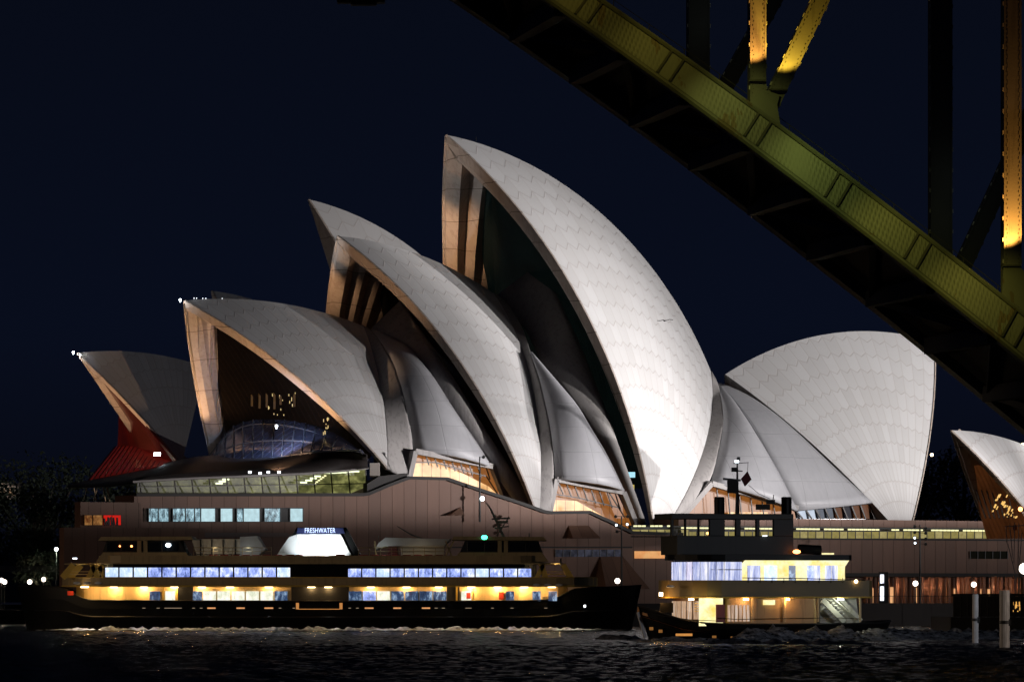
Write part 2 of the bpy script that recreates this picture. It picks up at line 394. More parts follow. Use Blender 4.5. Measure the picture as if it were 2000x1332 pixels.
glass_in_mouth(CH, G1, C1, 4.2, M['glass_bronze'], s1, lean=-2)
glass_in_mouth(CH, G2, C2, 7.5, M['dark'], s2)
glass_in_mouth(CH, G3, C3, 5.5, M['glass_teal'], s3)
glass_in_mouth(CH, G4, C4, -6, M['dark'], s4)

bt2 = [(513, 0), (590, 0), (640, 5), (690, 13), (744, 17), (829, 22), (892, 24), (935, 25), (1040, 26.5)]
bt1 = [(590, 0), (647, 1), (673, 6), (711, 12), (780, 17), (875, 20), (914, 21), (990, 23.5)]
bt3 = [(745, 0), (787, 8), (821, 11), (862, 14), (896, 16), (945, 18), (1000, 19), (1060, 19.5)]
def rear_curve(G, drop=.5): return G[-1][::-1] - CH.w * drop       # from ridge end down to the foot
# side pieces behind the front shell
g1 = CH.C([(724, 647), (735, 658), (747, 673), (770, 711), (783, 750), (791, 780), (801, 830), (807, 878), (800, 940)], bt1)
loft(CH, rear_curve(G1), g1, M['concrete2'], hall, 'side_rib', 0)
q1r = CH.C([(730, 645), (760, 660), (798, 677), (815, 706), (848, 744), (889, 810), (927, 861), (962, 914)], bt1)
loft(CH, g1[:-1], q1r, M['side'], hall, 'side_shell', 2.6, label='small side shell between the front and middle shells')
r1r = CH.C([(786, 586), (811, 637), (827, 652), (860, 707), (890, 755), (930, 825), (965, 880), (1000, 930), (1024, 990)], [(580, 0), (652, 7), (707, 12), (755, 15), (880, 19), (990, 22)])
loft(CH, np.vstack([CH.C([(726, 644)], bt1), q1r[1:], CH.C([(985, 950), (1015, 990)], bt1)]), r1r, M['concrete2'], hall, 'louvre_shell', 2.0)
# behind the middle shell
g2 = CH.C([(985, 588), (1005, 615), (1025, 655), (1037, 690), (1056, 744), (1075, 829), (1083, 892), (1084, 935), (1072, 1003)], bt2)
loft(CH, rear_curve(G2), g2, M['concrete2'], hall, 'side_rib', 0)
q2r = CH.C([(1037, 690), (1056, 713), (1094, 760), (1123, 791), (1141, 823), (1173, 870), (1198, 918), (1216, 958)], bt2)
loft(CH, CH.C([(1037, 690), (1056, 744), (1075, 829), (1083, 892), (1084, 935)], bt2), q2r, M['side'], hall, 'side_shell', 2.6, label='bright pointed side shell left of the tallest shell')
r2r = CH.C([(1060, 513), (1080, 555), (1105, 620), (1119, 643), (1141, 697), (1167, 766), (1192, 829), (1211, 892), (1230, 955), (1250, 1015)], [(513, 0), (555, 4), (640, 9), (697, 13), (766, 16), (829, 19), (892, 21), (955, 22), (1012, 23)])
r2l = CH.C([(973, 576), (1000, 604), (1038, 660), (1056, 713), (1094, 760), (1123, 791), (1141, 823), (1173, 870), (1198, 918), (1216, 958), (1246, 1030)], [(576, -1), (604, 0), (660, 5), (713, 11), (760, 14.5), (823, 17.5), (870, 19.5), (918, 21.5), (956, 22.5), (1030, 23.5)])
loft(CH, r2l, r2r, M['concrete2'], hall, 'louvre_shell', 1.3)
# behind the tallest shell
g3 = CH.C([(1396, 742), (1403, 760), (1411, 787), (1415, 821), (1409, 862), (1401, 896), (1389, 940), (1330, 1004)], bt3)
loft(CH, rear_curve(G3, .2), g3, M['concrete2'], hall, 'side_rib', 0)
q3r = CH.C([(1404, 752), (1428, 780), (1450, 814), (1480, 858), (1505, 900), (1530, 945), (1555, 998)], bt3)
loft(CH, CH.C([(1403, 758), (1411, 787), (1415, 821), (1409, 862), (1401, 896), (1388, 943)], bt3), q3r, M['side'], hall, 'side_shell', 1.8, label='grey side shell right of the tallest shell')
l3r = CH.C([(1404, 750), (1440, 762), (1475, 783), (1520, 815), (1562, 852), (1610, 898), (1655, 940), (1702, 982)], [(750, 0), (815, 9), (852, 11), (898, 13), (940, 14.5), (982, 15.5)])
loft(CH, q3r - CH.w * .3, l3r, M['side'], hall, 'louvre_shell', 1.2, label='triangular shell of large pale panels under the fan shaped shell')
def strip(pts, b, wd, mat, parent, name, dep=.9):
    m = MB()
    for (x0, y0), (x1, y1) in zip(pts[:-1], pts[1:]):
        b0 = b[0] if hasattr(b, '__len__') else b
        m.bar(CH.P(x0, y0, b0), CH.P(x1, y1, b0), dep, wd, CH.w)
    return m.build(name, mat, parent, bevel=.04)
def opening(poly, frame, b, cream, mull, name_lab, parent):
    """side glazing under a side shell: recessed lit wall, mullions, concrete frame"""
    w_ = MB(); w_.prism([CH.P(x, y, b - 2.2) for x, y in poly], -CH.w * .3)
    o = w_.build('side_glazing', M['foyer_amber'], parent); o['label'] = name_lab
    c_ = MB(); c_.prism([CH.P(x, y, b - 1.3) for x, y in cream], -CH.w * .3); c_.build('lit_wall', M['foyer_cream'], o)
    for (x0, y0), (x1, y1) in mull: MB().bar(CH.P(x0, y0, b - .6), CH.P(x1, y1, b - .6), .14, .14, CH.w).build('mullion', M['bronze'], o)
    strip(frame, b, .75, M['concrete2'], parent, 'glazing_frame')
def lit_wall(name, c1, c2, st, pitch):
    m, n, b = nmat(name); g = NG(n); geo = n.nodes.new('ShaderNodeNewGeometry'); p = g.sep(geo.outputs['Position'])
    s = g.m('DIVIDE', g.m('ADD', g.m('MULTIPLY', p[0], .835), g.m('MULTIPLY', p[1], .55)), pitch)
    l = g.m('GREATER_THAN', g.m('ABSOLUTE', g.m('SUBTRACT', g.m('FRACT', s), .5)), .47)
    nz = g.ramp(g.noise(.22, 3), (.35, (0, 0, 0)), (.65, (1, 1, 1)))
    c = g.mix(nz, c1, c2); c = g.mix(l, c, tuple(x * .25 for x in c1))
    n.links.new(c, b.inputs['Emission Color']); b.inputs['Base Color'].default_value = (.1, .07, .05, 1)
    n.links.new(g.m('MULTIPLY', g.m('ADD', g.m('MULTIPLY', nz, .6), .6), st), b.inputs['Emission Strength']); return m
M['foyer_cream'] = lit_wall('lit_cream_panels', (.85, .42, .15), (1., .66, .32), 1.25, 1.5)  # the wall's interior light is put in as emission
M['foyer_amber'] = lit_wall('amber_glazing', (.50, .17, .03), (.24, .09, .03), .8, 1.35)
opening([(803, 934), (812, 884), (960, 915), (985, 985), (870, 937)], [(797, 938), (809, 881), (962, 911), (992, 985)], 21.5,
        [(803, 934), (812, 902), (855, 905), (905, 925), (955, 950), (979, 972), (976, 980), (870, 936)],
        [((830 + 17 * k, 886 + 3.6 * k), (838 + 17 * k, 908 + 4 * k)) for k in range(8)] + [((812, 903), (850, 903)), ((850, 903), (950, 930)), ((950, 930), (972, 965))], 'glazed side opening with cream lit wall, left one', hall)
opening([(1075, 1002), (1090, 940), (1205, 963), (1240, 1036), (1150, 1001)], [(1071, 1004), (1085, 936), (1216, 961), (1246, 1036)], 25,
        [(1076, 1001), (1083, 976), (1126, 978), (1165, 1000), (1200, 1020), (1190, 1022), (1150, 1003)],
        [((1090 + 16 * k, 941 + 3.4 * k), (1100 + 16 * k, 965 + 4.5 * k)) for k in range(8)] + [((1085, 965), (1130, 972)), ((1130, 972), (1212, 992)), ((1190, 962), (1220, 1010))], 'glazed side opening with amber panes, beside the tallest shell', hall)
opening([(1335, 1012), (1392, 950), (1550, 992), (1556, 1020)], [(1330, 1010), (1388, 944), (1556, 992)], 18.5,
        [(1420, 1012), (1425, 1000), (1500, 1000), (1500, 1012)],
        [((1400 + 22 * k, 954 + 5.5 * k), (1404 + 22 * k, 1008)) for k in range(7)], 'glazed side opening behind the ferry wheelhouse', hall)
# slanted panes under the right louvre shell
gl = MB(); gl.prism([CH.P(1556, 1014, 13.5), CH.P(1557, 1000, 13.5), CH.P(1600, 986, 13.5), CH.P(1692, 979, 13.5), CH.P(1712, 1014, 13.5)], -CH.w * .3)
gl = gl.build('side_glazing', simple('dim_glass', (.03, .022, .02), .2), hall)
for k in range(8):
    x0 = 1558 + k * 17.5; col = ['pane_white', 'pane_white', 'pane_grey', 'pane_grey', 'pane_brown', 'pane_dark', 'pane_brown', 'pane_brown'][k]
    M.setdefault('pane_white', emis('lit_pane', (.75, .85, 1.), .75, .3, 1.2)); M.setdefault('pane_grey', emis('dim_pane', (.3, .33, .4), .4, .4, 1.)); M.setdefault('pane_brown', emis('amber_pane', (.55, .22, .1), .22, .4, 1.)); M.setdefault('pane_dark', emis('dark_pane', (.1, .1, .14), .2, .3, 1.))
    t = lambda x: 999 - max(0, min(1, (x - 1556) / 60)) * 14 - max(0, (x - 1616) / 90) * 6
    MB().prism([CH.P(x0 + 2 + 5, 1013, 14), CH.P(x0 - 8 + 10, t(x0), 14), CH.P(x0 + 14, t(x0 + 14), 14), CH.P(x0 + 18, 1013, 14)], -CH.w * .2).build('pane', M[col], gl)
for k in range(9): x0 = 1556 + k * 17.5; MB().bar(CH.P(x0, t(x0), 14.3), CH.P(x0 + 12, 1013, 14.3), .16, .2, CH.w).build('mullion', M['bronze'], gl)
# little lit windows at the foot of the tallest shell's glass wall
wn_ = MB(); wn_.box(CH.P(1232, 927, 20.5), (1.2, .3, .75)); wn_.build('window', emis('cyan_window', (.45, .85, 1.), 1.0, .2), hall)
wn_ = MB(); wn_.box(CH.P(1236, 957, 21), (.4, .3, 1.5)); wn_.build('window', emis('yellow_window', (.8, .6, .15), .7, .3), hall)

# foyer under the front shell: glass cone, bronze roof skirt, glazed gallery
top = [CH.Pa(x, y, 44) for x, y in [(412, 892), (424, 862), (441, 828), (462, 800), (495, 792), (540, 795), (582, 805), (624, 824), (666, 850), (698, 872), (722, 903)]]
bot = [CH.Pa(x, y, 55) for x, y in [(405, 905), (412, 905), (425, 905), (445, 904), (475, 902), (510, 898), (550, 892), (590, 886), (630, 882), (670, 879), (706, 879)]]
loft(CH, top, bot, M['glass_cone'], hall, 'foyer_glass', .0, 17, 5, solid=.2, bvec=CH.u)
mm = MB(); tc_ = smooth_c(top, 17); bc_ = smooth_c(bot, 17)
for a_, b_ in zip(tc_, bc_): mm.bar(a_ + CH.u * .2, b_ + CH.u * .2, .14, .3, CH.u)
for q in (.33, .66, 1):
    L = [a_ * (1 - q) + b_ * q + CH.u * (.5 if q < 1 else .2) for a_, b_ in zip(tc_, bc_)]
    mm.tube(L, .09, 5)
mm.build('foyer_mullions', simple('foyer_steel', (.10, .10, .11), .4), hall)
mm = MB(); mm.tube([p + CH.u * .3 for p in smooth_c(top, 20)], .22, 6); mm.build('foyer_rim', M['skirt'], hall)
sk0 = [CH.Pa(x, y, 52) for x, y in [(330, 904), (408, 889), (470, 897), (510, 896), (550, 890), (600, 884), (660, 879), (706, 877), (716, 890)]]
sk1 = [CH.P(x, y, 25) for x, y in [(258, 941), (330, 936), (400, 933), (460, 931), (520, 928), (580, 926), (640, 922), (690, 919), (718, 914)]]
loft(CH, sk0, sk1, M['skirt'], hall, 'foyer_roof', .5, 22, 6, solid=.35, bvec=np.array([0, 0, 1.]))
mm = MB(); mm.tube([p + CH.w * .15 for p in smooth_c(sk1, 20)], .14, 5); mm.build('eave_gutter', simple('eave_metal', (.3, .28, .27), .4), hall)
# fixtures at shell tips
def fixture(p, r, mat, parent, name='tip_light'):
    m = MB(); m.ball(p, r, 8, 6); m.box(np.array(p) - np.array([0, 0, r * 1.3]), (r * .8, r * .8, r * 1.2)); return m.build(name, mat, parent)
M['lamp_white'] = emis('white_lamp', (.85, .95, 1.), 14.)
M['lamp_soft'] = emis('soft_white_lamp', (.9, .95, 1.), 3.)
M['lamp_warm'] = emis('warm_lamp', (1., .72, .4), 8.)
M['lamp_globe'] = emis('globe_lamp', (1., .86, .74), 6.)
M['lamp_orange'] = emis('orange_lamp', (1., .28, .08), 8.)
tip1 = CH.pt(pN1[0] + .7, 0, pN1[1] + .1)
fixture(tip1, .16, M['lamp_white'], hall)
for x in (379, 384, 396, 402, 434): fixture(CH.P(x, 584.2 + abs(x - 384) * .012, 0) + np.array([0, 0, .12]), .055, M['lamp_soft'], hall)
m = MB(); m.box(CH.P(389, 619, -1.5), (.8, .4, .5)); m.build('floodlight_box', M['lamp_soft'], hall)
mast = MB(); mast.tube([CH.P(930, 277, 0), CH.P(930, 268, 0)], .05, 5); mast.build('lightning_rod', M['steel_black'], hall)

# glints and amber streaks put in as glowing boxes on the front shell's glass
M['mull'] = simple('bronze_mullion', (.05, .032, .02), .6, spec=.2); M['glint'] = emis('interior_glint', (1., .72, .3), .8, .5, 2.); M['streak'] = emis('glass_streak', (.6, .3, .1), .09, .8, 1., None, (.0, .0, .0))
for k in range(46):
    px, py = (random.gauss(556, 16), random.uniform(725, 812)) if k < 34 else (random.gauss(636, 5), random.uniform(818, 848))
    MB().box(CH.Pa(px, py, 49.0), (.09, .07, random.uniform(.15, .55))).build('glass_glint', M['glint'], hall)
for px, h_ in ((492, 1.6), (507, 2.2), (521, 1.9), (536, 2.4), (548, 1.2), (575, 1.7)): MB().box(CH.Pa(px, 782, 49.0), (.3, .07, h_)).build('glass_streak', M['streak'], hall)
# vertical bronze mullions of the glass wall in the front mouth
rimb = (G1[0] - CH.O) @ CH.w; rimz = G1[0][:, 2]; rima = (G1[0] - CH.O) @ CH.u
for bq in np.arange(-15, 15.1, 1.5):
    zt = float(np.interp(-abs(bq), -rimb, rimz)) - 2.6
    if zt > 28: MB().tube([CH.pt(float(np.interp(z_, rimz, rima)) - 3.9, bq, z_) for z_ in np.linspace(26, zt, 8)], .11, 4).build('wall_mullion', M['mull'], s1)

# ================================================================== OPERA THEATRE (behind)
oth = thing('opera_theatre', 'dimmer sail roofs behind the large hall, leftmost one over a red lit foyer', 'opera theatre', OT.pt(0, 0, 14))
qA = [44.41, 39.77, 25.28, 38.0, 30.84, 8.36, 23.45, 76.84]
qC = [9.14, 62.98, -13.29, 50.29, -9.0, 7.62, 12.12, 75.75]
T_ = OT.P(415, 568, 0); B_ = OT.P(620, 640, 0); F_ = OT.P(560, 960, 11)
qB = [(T_ - OT.O) @ OT.u, T_[2], (B_ - OT.O) @ OT.u, B_[2], (F_ - OT.O) @ OT.u, 11, F_[2], 75]
sA, GA, CA, _ = shell(OT, qA, oth, 'dim left shell above the red foyer', thick=.8)
sB, GB, CB, _ = shell(OT, qB, oth, 'small dark shell tip peeping over the front shell', thick=.8)
sC, GC, CC, _ = shell(OT, qC, oth, 'tall dim shell behind the middle shell', thick=1.0)
glass_in_mouth(OT, GA, CA, .6, M['glass_red'], sA, t_lo=.0, t_hi=.8, inset=.9)
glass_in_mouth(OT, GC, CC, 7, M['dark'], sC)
tA = OT.pt(qA[0] + .7, 0, qA[1] + .1)
fixture(tA, .17, M['lamp_white'], oth); fixture(tA + np.array([1.0, 0, -.45]), .13, M['lamp_white'], oth)
bay0 = [OT.Pa(232, 796, 36.2), OT.Pa(232, 835, 35), OT.Pa(230, 872, 34.4)]; bay1 = [OT.Pa(262, 800, 36.2), OT.Pa(300, 850, 35), OT.Pa(338, 903, 34)]
loft(OT, bay0, bay1, M['glass_red'], oth, 'foyer_bay_glass', 0, 10, 5, solid=.1, bvec=OT.u)
# red foyer cone and its skirt
ao = (OT.P(233, 868, 0) - OT.O) @ OT.u
top = [OT.Pa(x, y, qA[4] + 3) for x, y in [(229, 872), (245, 867), (262, 869), (290, 882), (315, 896), (336, 903)]]
bot = [OT.Pa(x, y, qA[4] + 13) for x, y in [(176, 938), (205, 930), (240, 924), (275, 917), (305, 912), (335, 908)]]
loft(OT, top, bot, M['glass_red2'] if 'glass_red2' in M else glass_wall_mat('red_foyer_glass', (.04, .010, .008), .12, (.85, .05, .03), 1.3), oth, 'foyer_glass', 0, 16, 8, solid=.2, bvec=OT.u)
mm = MB()
for a_, b_ in zip(smooth_c(top, 15), smooth_c(bot, 15)): mm.bar(a_ + OT.u * .3, b_ + OT.u * .3, .12, .2, OT.u)
mm.build('foyer_mullions', M['bronze'], oth)
sk0 = [OT.Pa(x, y, qA[4] + 11) for x, y in [(176, 938), (205, 931), (240, 925), (275, 918), (305, 912), (345, 905)]]
sk1 = [OT.Pa(x, y, qA[4] + 19) for x, y in [(131, 950), (160, 951), (200, 950), (235, 948), (262, 942), (345, 925)]]
loft(OT, sk0, sk1, M['skirt'], oth, 'foyer_roof', .2, 14, 5, solid=.3, bvec=np.array([0, 0, 1.]))
fixture(CH.Pa(540, 832, 56.5), .22, M['lamp_soft'], hall, 'floodlight'); lamp_spot('foyer_glint_spot', CH.Pa(543, 832, 58.5), CH.Pa(540, 838, 50), 15000, (.45, .62, 1), 95, .9, .06)  # glowing ball and spot added in place of a reflection on the glass
mm = MB(); mm.box(OT.Pa(307, 887, qA[4] + 14), (.9, .5, .45)); mm.build('floodlight', M['lamp_white'], oth)
m = MB()
for x0, x1 in ((163, 170), (183, 190), (188, 183), (206, 201), (214, 209)): m.bar(OT.Pa(x0, 978, qA[4] + 13), OT.Pa(x1, 951, qA[4] + 15), .12, .12, OT.w)
m.build('foyer_strut', simple('lit_strut', (.45, .3, .18), .6), oth)

# ================================================================== PODIUM
pod = thing('podium', 'long reddish brown granite podium under the sail roofs, stepped at its left end', 'podium', CH.pt(0, 31, 3))
zw = 3.1
def ztop(px, py, b): return CH.P(px, py, b)[2]
def wallpoly(px, b, depth, mat, name, parent=pod, foot=None):
    """wall whose top outline is surveyed; foot = bottom z"""
    P = [CH.P(x, y, b) for x, y in px]
    if foot is not None: P += [np.array([P[-1][0], P[-1][1], foot]), np.array([P[0][0], P[0][1], foot])]
    return MB().prism(P, -CH.w * depth).build(name, mat, parent)
# stepped left end
wallpoly([(125, 1030), (400, 1031)], 37, 1.2, M['granite_low'], 'lower_terrace', foot=zw)
wallpoly([(157, 980), (275, 981)], 34.5, 1.5, M['granite_low'], 'end_block', foot=8)
ew = MB(); ew.prism([CH.P(165, 1005, 34.7), CH.P(237, 1005, 34.7), CH.P(237, 1026, 34.7), CH.P(165, 1026, 34.7)], -CH.w * .15)
ew = ew.build('window_recess', M['dark'], pod)
M['bar_amber'] = emis('amber_bar_light', (.9, .42, .12), .35, .8, 1.2, (.2, .05, .01)); M['bar_red'] = emis('red_bar_light', (1., .02, .01), .55, .3, 1.)
for k, (x0, x1, mt) in enumerate([(166, 180, 'bar_amber'), (183, 200, 'bar_amber'), (203, 218, 'bar_red'), (220, 236, 'bar_red')]):
    MB().prism([CH.P(x0, 1006, 34.9), CH.P(x1, 1006, 34.9), CH.P(x1, 1025, 34.9), CH.P(x0, 1025, 34.9)], -CH.w * .1).build('pane', M[mt], ew)
m = MB()
for k in range(9): x = 205 + k * 3.1 + random.uniform(-1, 1); m.bar(CH.P(x, 1025, 35), CH.P(x + random.uniform(-2, 2), 1013 + random.uniform(-4, 4), 35), .15, .2, CH.w)
m.build('bar_stools', M['steel_black'], ew)
# main west wall with its humps
outline = [(262, 967), (705, 967), (717, 965), (757, 948), (795, 934), (870, 936), (905, 948), (960, 966), (1015, 984), (1060, 1000), (1072, 1002), (1148, 1001), (1190, 1020), (1232, 1041), (1330, 1044)]
wallpoly(outline, 31, 5, M['granite'], 'west_wall', foot=zw)
m = MB()
for (x0, y0), (x1, y1) in zip(outline[:-1], outline[1:]): m.bar(CH.P(x0, y0 - 1, 30.8), CH.P(x1, y1 - 1, 30.8), 1.2, .42, CH.w)
m.build('parapet_coping', M['coping'], pod)
m = MB()
P = [CH.P(x, y, 30.9) for x, y in [(717, 961), (757, 944), (795, 930), (797, 924), (740, 930), (717, 945)]]
m.prism(P, -CH.w * 1.0); m.build('stair_parapet', M['coping'], pod)
# window strip in west wall (fluorescent offices)
ws = MB(); ws.prism([CH.P(289, 992, 31.15), CH.P(593, 991, 31.15), CH.P(593, 1019, 31.15), CH.P(289, 1019, 31.15)], -CH.w * .3)
ws = ws.build('window_band', M['dark'], pod); ws['label'] = 'band of cold lit office windows in the left part of the wall'
def office_mat():
    m, n, b = nmat('office_window'); g = NG(n)
    v = g.sep(g.tc('Generated')); nz = g.noise(1.1, 5, rough=.75, sc3=(2.2, 2.2, 1.)); f = g.ramp(nz, (.38, (.03, .05, .06)), (.52, (.25, .42, .5)), (.62, (.6, .9, 1.)))
    n.links.new(f, b.inputs['Emission Color']); b.inputs['Emission Strength'].default_value = .85; b.inputs['Base Color'].default_value = (.02, .02, .02, 1); b.inputs['Roughness'].default_value = .2
    return m
M['office'] = office_mat(); M['office2'] = emis('bright_office_window', (.62, .88, .95), .8, .35, .9)
xs = [290, 309, 330, 337, 362, 380, 392, 421, 430, 455, 462, 475, 508, 516, 548, 566, 592]
for k, (a, b) in enumerate(zip(xs[:-1], xs[1:])):
    mt = 'dark' if b - a < 9 or k in (7, 12, 14) else ('office2' if k in (6, 9, 11, 15, 8) else 'office')
    w_ = MB().prism([CH.P(a + .8, 993, 31.35), CH.P(b - .8, 993, 31.35), CH.P(b - .8, 1018, 31.35), CH.P(a + .8, 1018, 31.35)], -CH.w * .12).build('window', M[mt], ws)
for a in xs: MB().bar(CH.P(a, 992, 31.45), CH.P(a, 1018, 31.45), .12, .12, CH.w).build('mullion', M['steel_black'], ws)
# glazed gallery below foyer roof
gz = MB(); gz.prism([CH.P(268, 938, 23.2), CH.P(715, 916, 23.2), CH.P(712, 966, 23.2), CH.P(268, 966, 23.2)], -CH.w * .3)
def gallery_mat():
    m, n, b = nmat('gallery_interior'); g = NG(n)
    nz = g.noise(.55, 5, rough=.7, sc3=(1, 1, 1.6)); c = g.ramp(nz, (.3, (.025, .03, .01)), (.5, (.14, .14, .045)), (.62, (.30, .30, .10)), (.8, (.55, .60, .28)))
    x = g.sep(g.tc('Generated'))[0]
    n.links.new(c, b.inputs['Emission Color']); n.links.new(g.m('ADD', g.m('MULTIPLY', x, .75), .12), b.inputs['Emission Strength'])
    b.inputs['Base Color'].default_value = (.03, .03, .02, 1); return m
gz = gz.build('gallery', gallery_mat(), pod); gz['label'] = 'glazed gallery with green yellow light under the foyer roof'
m = MB()
for k in range(14): x = 272 + k * 34; MB().bar(CH.P(x, 937 - k * 1.5, 25), CH.P(x + 4, 966, 24.2), .12, .14, CH.w).build('mullion', M['bronze'], gz)
m.bar(CH.P(268, 951, 25.2), CH.P(714, 944, 25.2), .1, .12, CH.w)
m.build('rail', M['bronze'], gz)
def lights_line(pts, b, par, s=(.9, .3, .22), mat='lamp_strip'):
    for x, y in pts: MB().box(CH.P(x, y, b), s, (-CH.u, CH.w, np.array([0, 0, 1.]))).build('ceiling_light', M[mat], par)
M['lamp_strip'] = emis('strip_light', (.9, 1., .62), 1.6); M['lamp_strip_y'] = emis('yellow_strip_light', (1., .95, .5), 1.3)
lights_line([(424 + 4, 944), (434, 940), (441, 936), (593, 942), (603, 938), (612, 934), (620, 930), (640, 923), (650, 923), (660, 922.5), (670, 922), (685, 921), (695, 920.5)], 24.5, gz)
lights_line([(615 + 4 * k, 944 - 3 * k) for k in range(6)], 24.5, gz, (.25, .2, .18), 'lamp_strip_y')
lights_line([(488, 922), (508, 924), (524, 922), (545, 922)], 26, gz, (.3, .3, .3), 'lamp_soft')
m = MB(); m.box(CH.P(732, 918, 25), (1.3, 1, 1.9)); m.build('white_hut', simple('pale_render', (.55, .5, .45), .7), pod)
# terrace ledge and awning shapes on the wall
wallpoly([(262, 1040), (560, 1040), (575, 1048), (262, 1050)], 33.5, 2.5, M['paving'], 'ledge')
def hood(px, b0, out, name='wall_hood'):
    """wedge of cladding standing out of the wall over a slot"""
    P0 = [CH.P(x, y, b0) for x, y in px]; top = P0[:2]; bot = P0[2:]
    V = [top[0], top[1], bot[0] , bot[1], bot[0] + CH.w * out, bot[1] + CH.w * out]
    m = MB(); m.add(V, [(0, 1, 4, 5)[:4] if False else (0, 1, 4, 5), (1, 2, 4), (0, 5, 3), (3, 5, 4, 2), (0, 3, 2, 1)]); return m.build(name, M['granite_low'], pod)
hood([(898, 990), (899, 990), (898, 1006), (869, 1007)], 31, 1.2)
hood([(1110, 1026), (1150, 1026), (1162, 1051), (1108, 1051)], 31, 1.4)
hood([(1172, 1084), (1215, 1084), (1245, 1150), (1160, 1150)], 31, 3.0)
# horizontal dark joint and slots
def slot(x0, x1, y0, y1, b, mat, name='slot_window', par=pod, n=0):
    o = MB().prism([CH.P(x0, y0, b), CH.P(x1, y0, b), CH.P(x1, y1, b), CH.P(x0, y1, b)], -CH.w * .25).build(name, mat, par)
    if n:
        m = MB()
        for k in range(n + 1): x = x0 + (x1 - x0) * k / n; MB().bar(CH.P(x, y0, b + .1), CH.P(x, y1, b + .1), .1, .1, CH.w).build('mullion', M['steel_black'], o)
    return o
slot(1085, 1214, 1073, 1087, 31.12, emis('grey_slot', (.5, .52, .75), .08, .9, .8, (.05, .05, .08)), n=9)
slot(1240, 1322, 1076, 1090, 31.12, emis('amber_slot', (1., .38, .12), .75, .3, .5, (1., .55, .22)), n=0)
slot(850, 1235, 1067, 1070, 31.1, M['coping'], 'dark_joint'); slot(1095, 1222, 1143, 1178, 31.1, emis('warm_door_light', (.5, .25, .1), .12, .6, .6), 'doorway', n=3)
# south wing: parapet, gallery windows, wall, recessed ground floor
XR = 2260
wallpoly([(1325, 1012), (1560, 1013), (2000, 1018.5), (XR, 1021)], 31.2, 6, M['granite'], 'upper_parapet', foot=ztop(1700, 1029, 31.2))
wallpoly([(1325, 1051), (XR, 1052)], 31, 5, M['granite'], 'lower_wall', foot=ztop(1800, 1119, 31))
zb0 = ztop(1700, 1051, 31); zb1 = ztop(1700, 1029, 31)
back = MB(); back.prism([CH.P(1232, HZ, 28.4), CH.P(XR, HZ, 28.4), ], [0, 0, 1], False) if False else None
def hz_box(x0, x1, b0, b1, z0, z1, mat, name, par=pod):
    A = CH.P(x0, HZ, b1); B = CH.P(x1, HZ, b1)
    P = [np.array([A[0], A[1], z0]), np.array([B[0], B[1], z0]), np.array([B[0], B[1], z1]), np.array([A[0], A[1], z1])]
    return MB().prism(P, -CH.w * (b1 - b0)).build(name, mat, par)
gb = hz_box(1232, XR, 28.6, 29.2, zb0, zb1, M['dark'], 'gallery_band'); gb['label'] = 'long row of yellow lit gallery windows in the right wing'
M['gallery_y'] = emis('yellow_gallery_pane', (.62, .50, .14), .48, .35, .9, (.40, .34, .12)); M['gallery_y2'] = emis('bright_gallery_pane', (.7, .6, .25), .55, .3, 1.1, (.5, .4, .14))
pxs = list(np.arange(1235, 1330, 16)) + list(np.arange(1330, 1950, 15.5)) + list(np.arange(1962, 2110, 15.5))
for k, x in enumerate(pxs):
    if 1328 < x + 15 < 1332 or 1948 < x + 15 < 1960: continue
    w_ = MB().prism([CH.P(x + .8, 1038 if x > 1330 else 1034, 29.6), CH.P(x + 14.7, 1038 if x > 1330 else 1034, 29.6), CH.P(x + 14.7, 1051, 29.6), CH.P(x + .8, 1051, 29.6)], -CH.w * .12).build('window', M['gallery_y2' if k % 5 in (1, 3) else 'gallery_y'], gb)
bars = [(1241 + 8.2 * k, 1027) for k in range(9) if k not in (3, 7)] + [(1334 + 7.75 * k, 1030.6 + .0095 * k * 7.75) for k in range(79) if random.random() > .22] + [(1964 + 9 * k, 1037) for k in range(14)]
lights_line(bars, 30.4, gb, (.42, .3, .2), 'lamp_strip_y')
for x in pxs: MB().bar(CH.P(x, 1036, 29.8), CH.P(x, 1052, 29.8), .1, .1, CH.w).build('mullion', M['steel_black'], gb)
hz_box(1232, 1330, 28.5, 31, zb0 - .1, zb0 + .15, M['coping'], 'sill')
hz_box(1325, XR, 30.6, 31.3, ztop(1800, 1055, 31), ztop(1800, 1052, 31), M['coping'], 'sill')
slot(1895, 1968, 1076, 1091, 31.12, simple('dim_slot_glass', (.02, .02, .015), .8, spec=.0), n=5)
zs = ztop(1800, 1119, 31); zs2 = ztop(1800, 1126, 31)
hz_box(1325, XR, 26, 31.4, zs2, zs, M['coping'], 'soffit')
gf = hz_box(1325, XR, 27.6, 28.4, zw, zs2, M['granite'], 'ground_floor')
M['door_lit'] = emis('lit_doorway', (1., .50, .22), .8, .3, 1.)
for x0, x1, y0 in ((1736, 1745, 1146), (1785, 1791, 1147), (1799, 1806, 1147), (1850, 1856, 1148), (1864, 1870, 1149), (1916, 1921, 1150), (1930, 1938, 1150), (1700, 1706, 1148)):
    d_ = MB().prism([CH.P(x0, y0, 28.6), CH.P(x1, y0, 28.6), CH.P(x1, 1177, 28.6), CH.P(x0, 1177, 28.6)], -CH.w * .15).build('doorway', M['door_lit'], gf)
for k in range(26): x = 1700 + k * 17; MB().bar(CH.P(x, 1127, 29.2), CH.P(x, 1178, 29.2), .35, .5, CH.w).build('pilaster', M['granite'], gf)
for k, x in enumerate((1722, 1760, 1815, 1836, 1878, 1905, 1950, 1990)):
    lamp_point('soffit_lamp', CH.P(x, 1146, 29.9), 55, (1, .5, .25), .08)

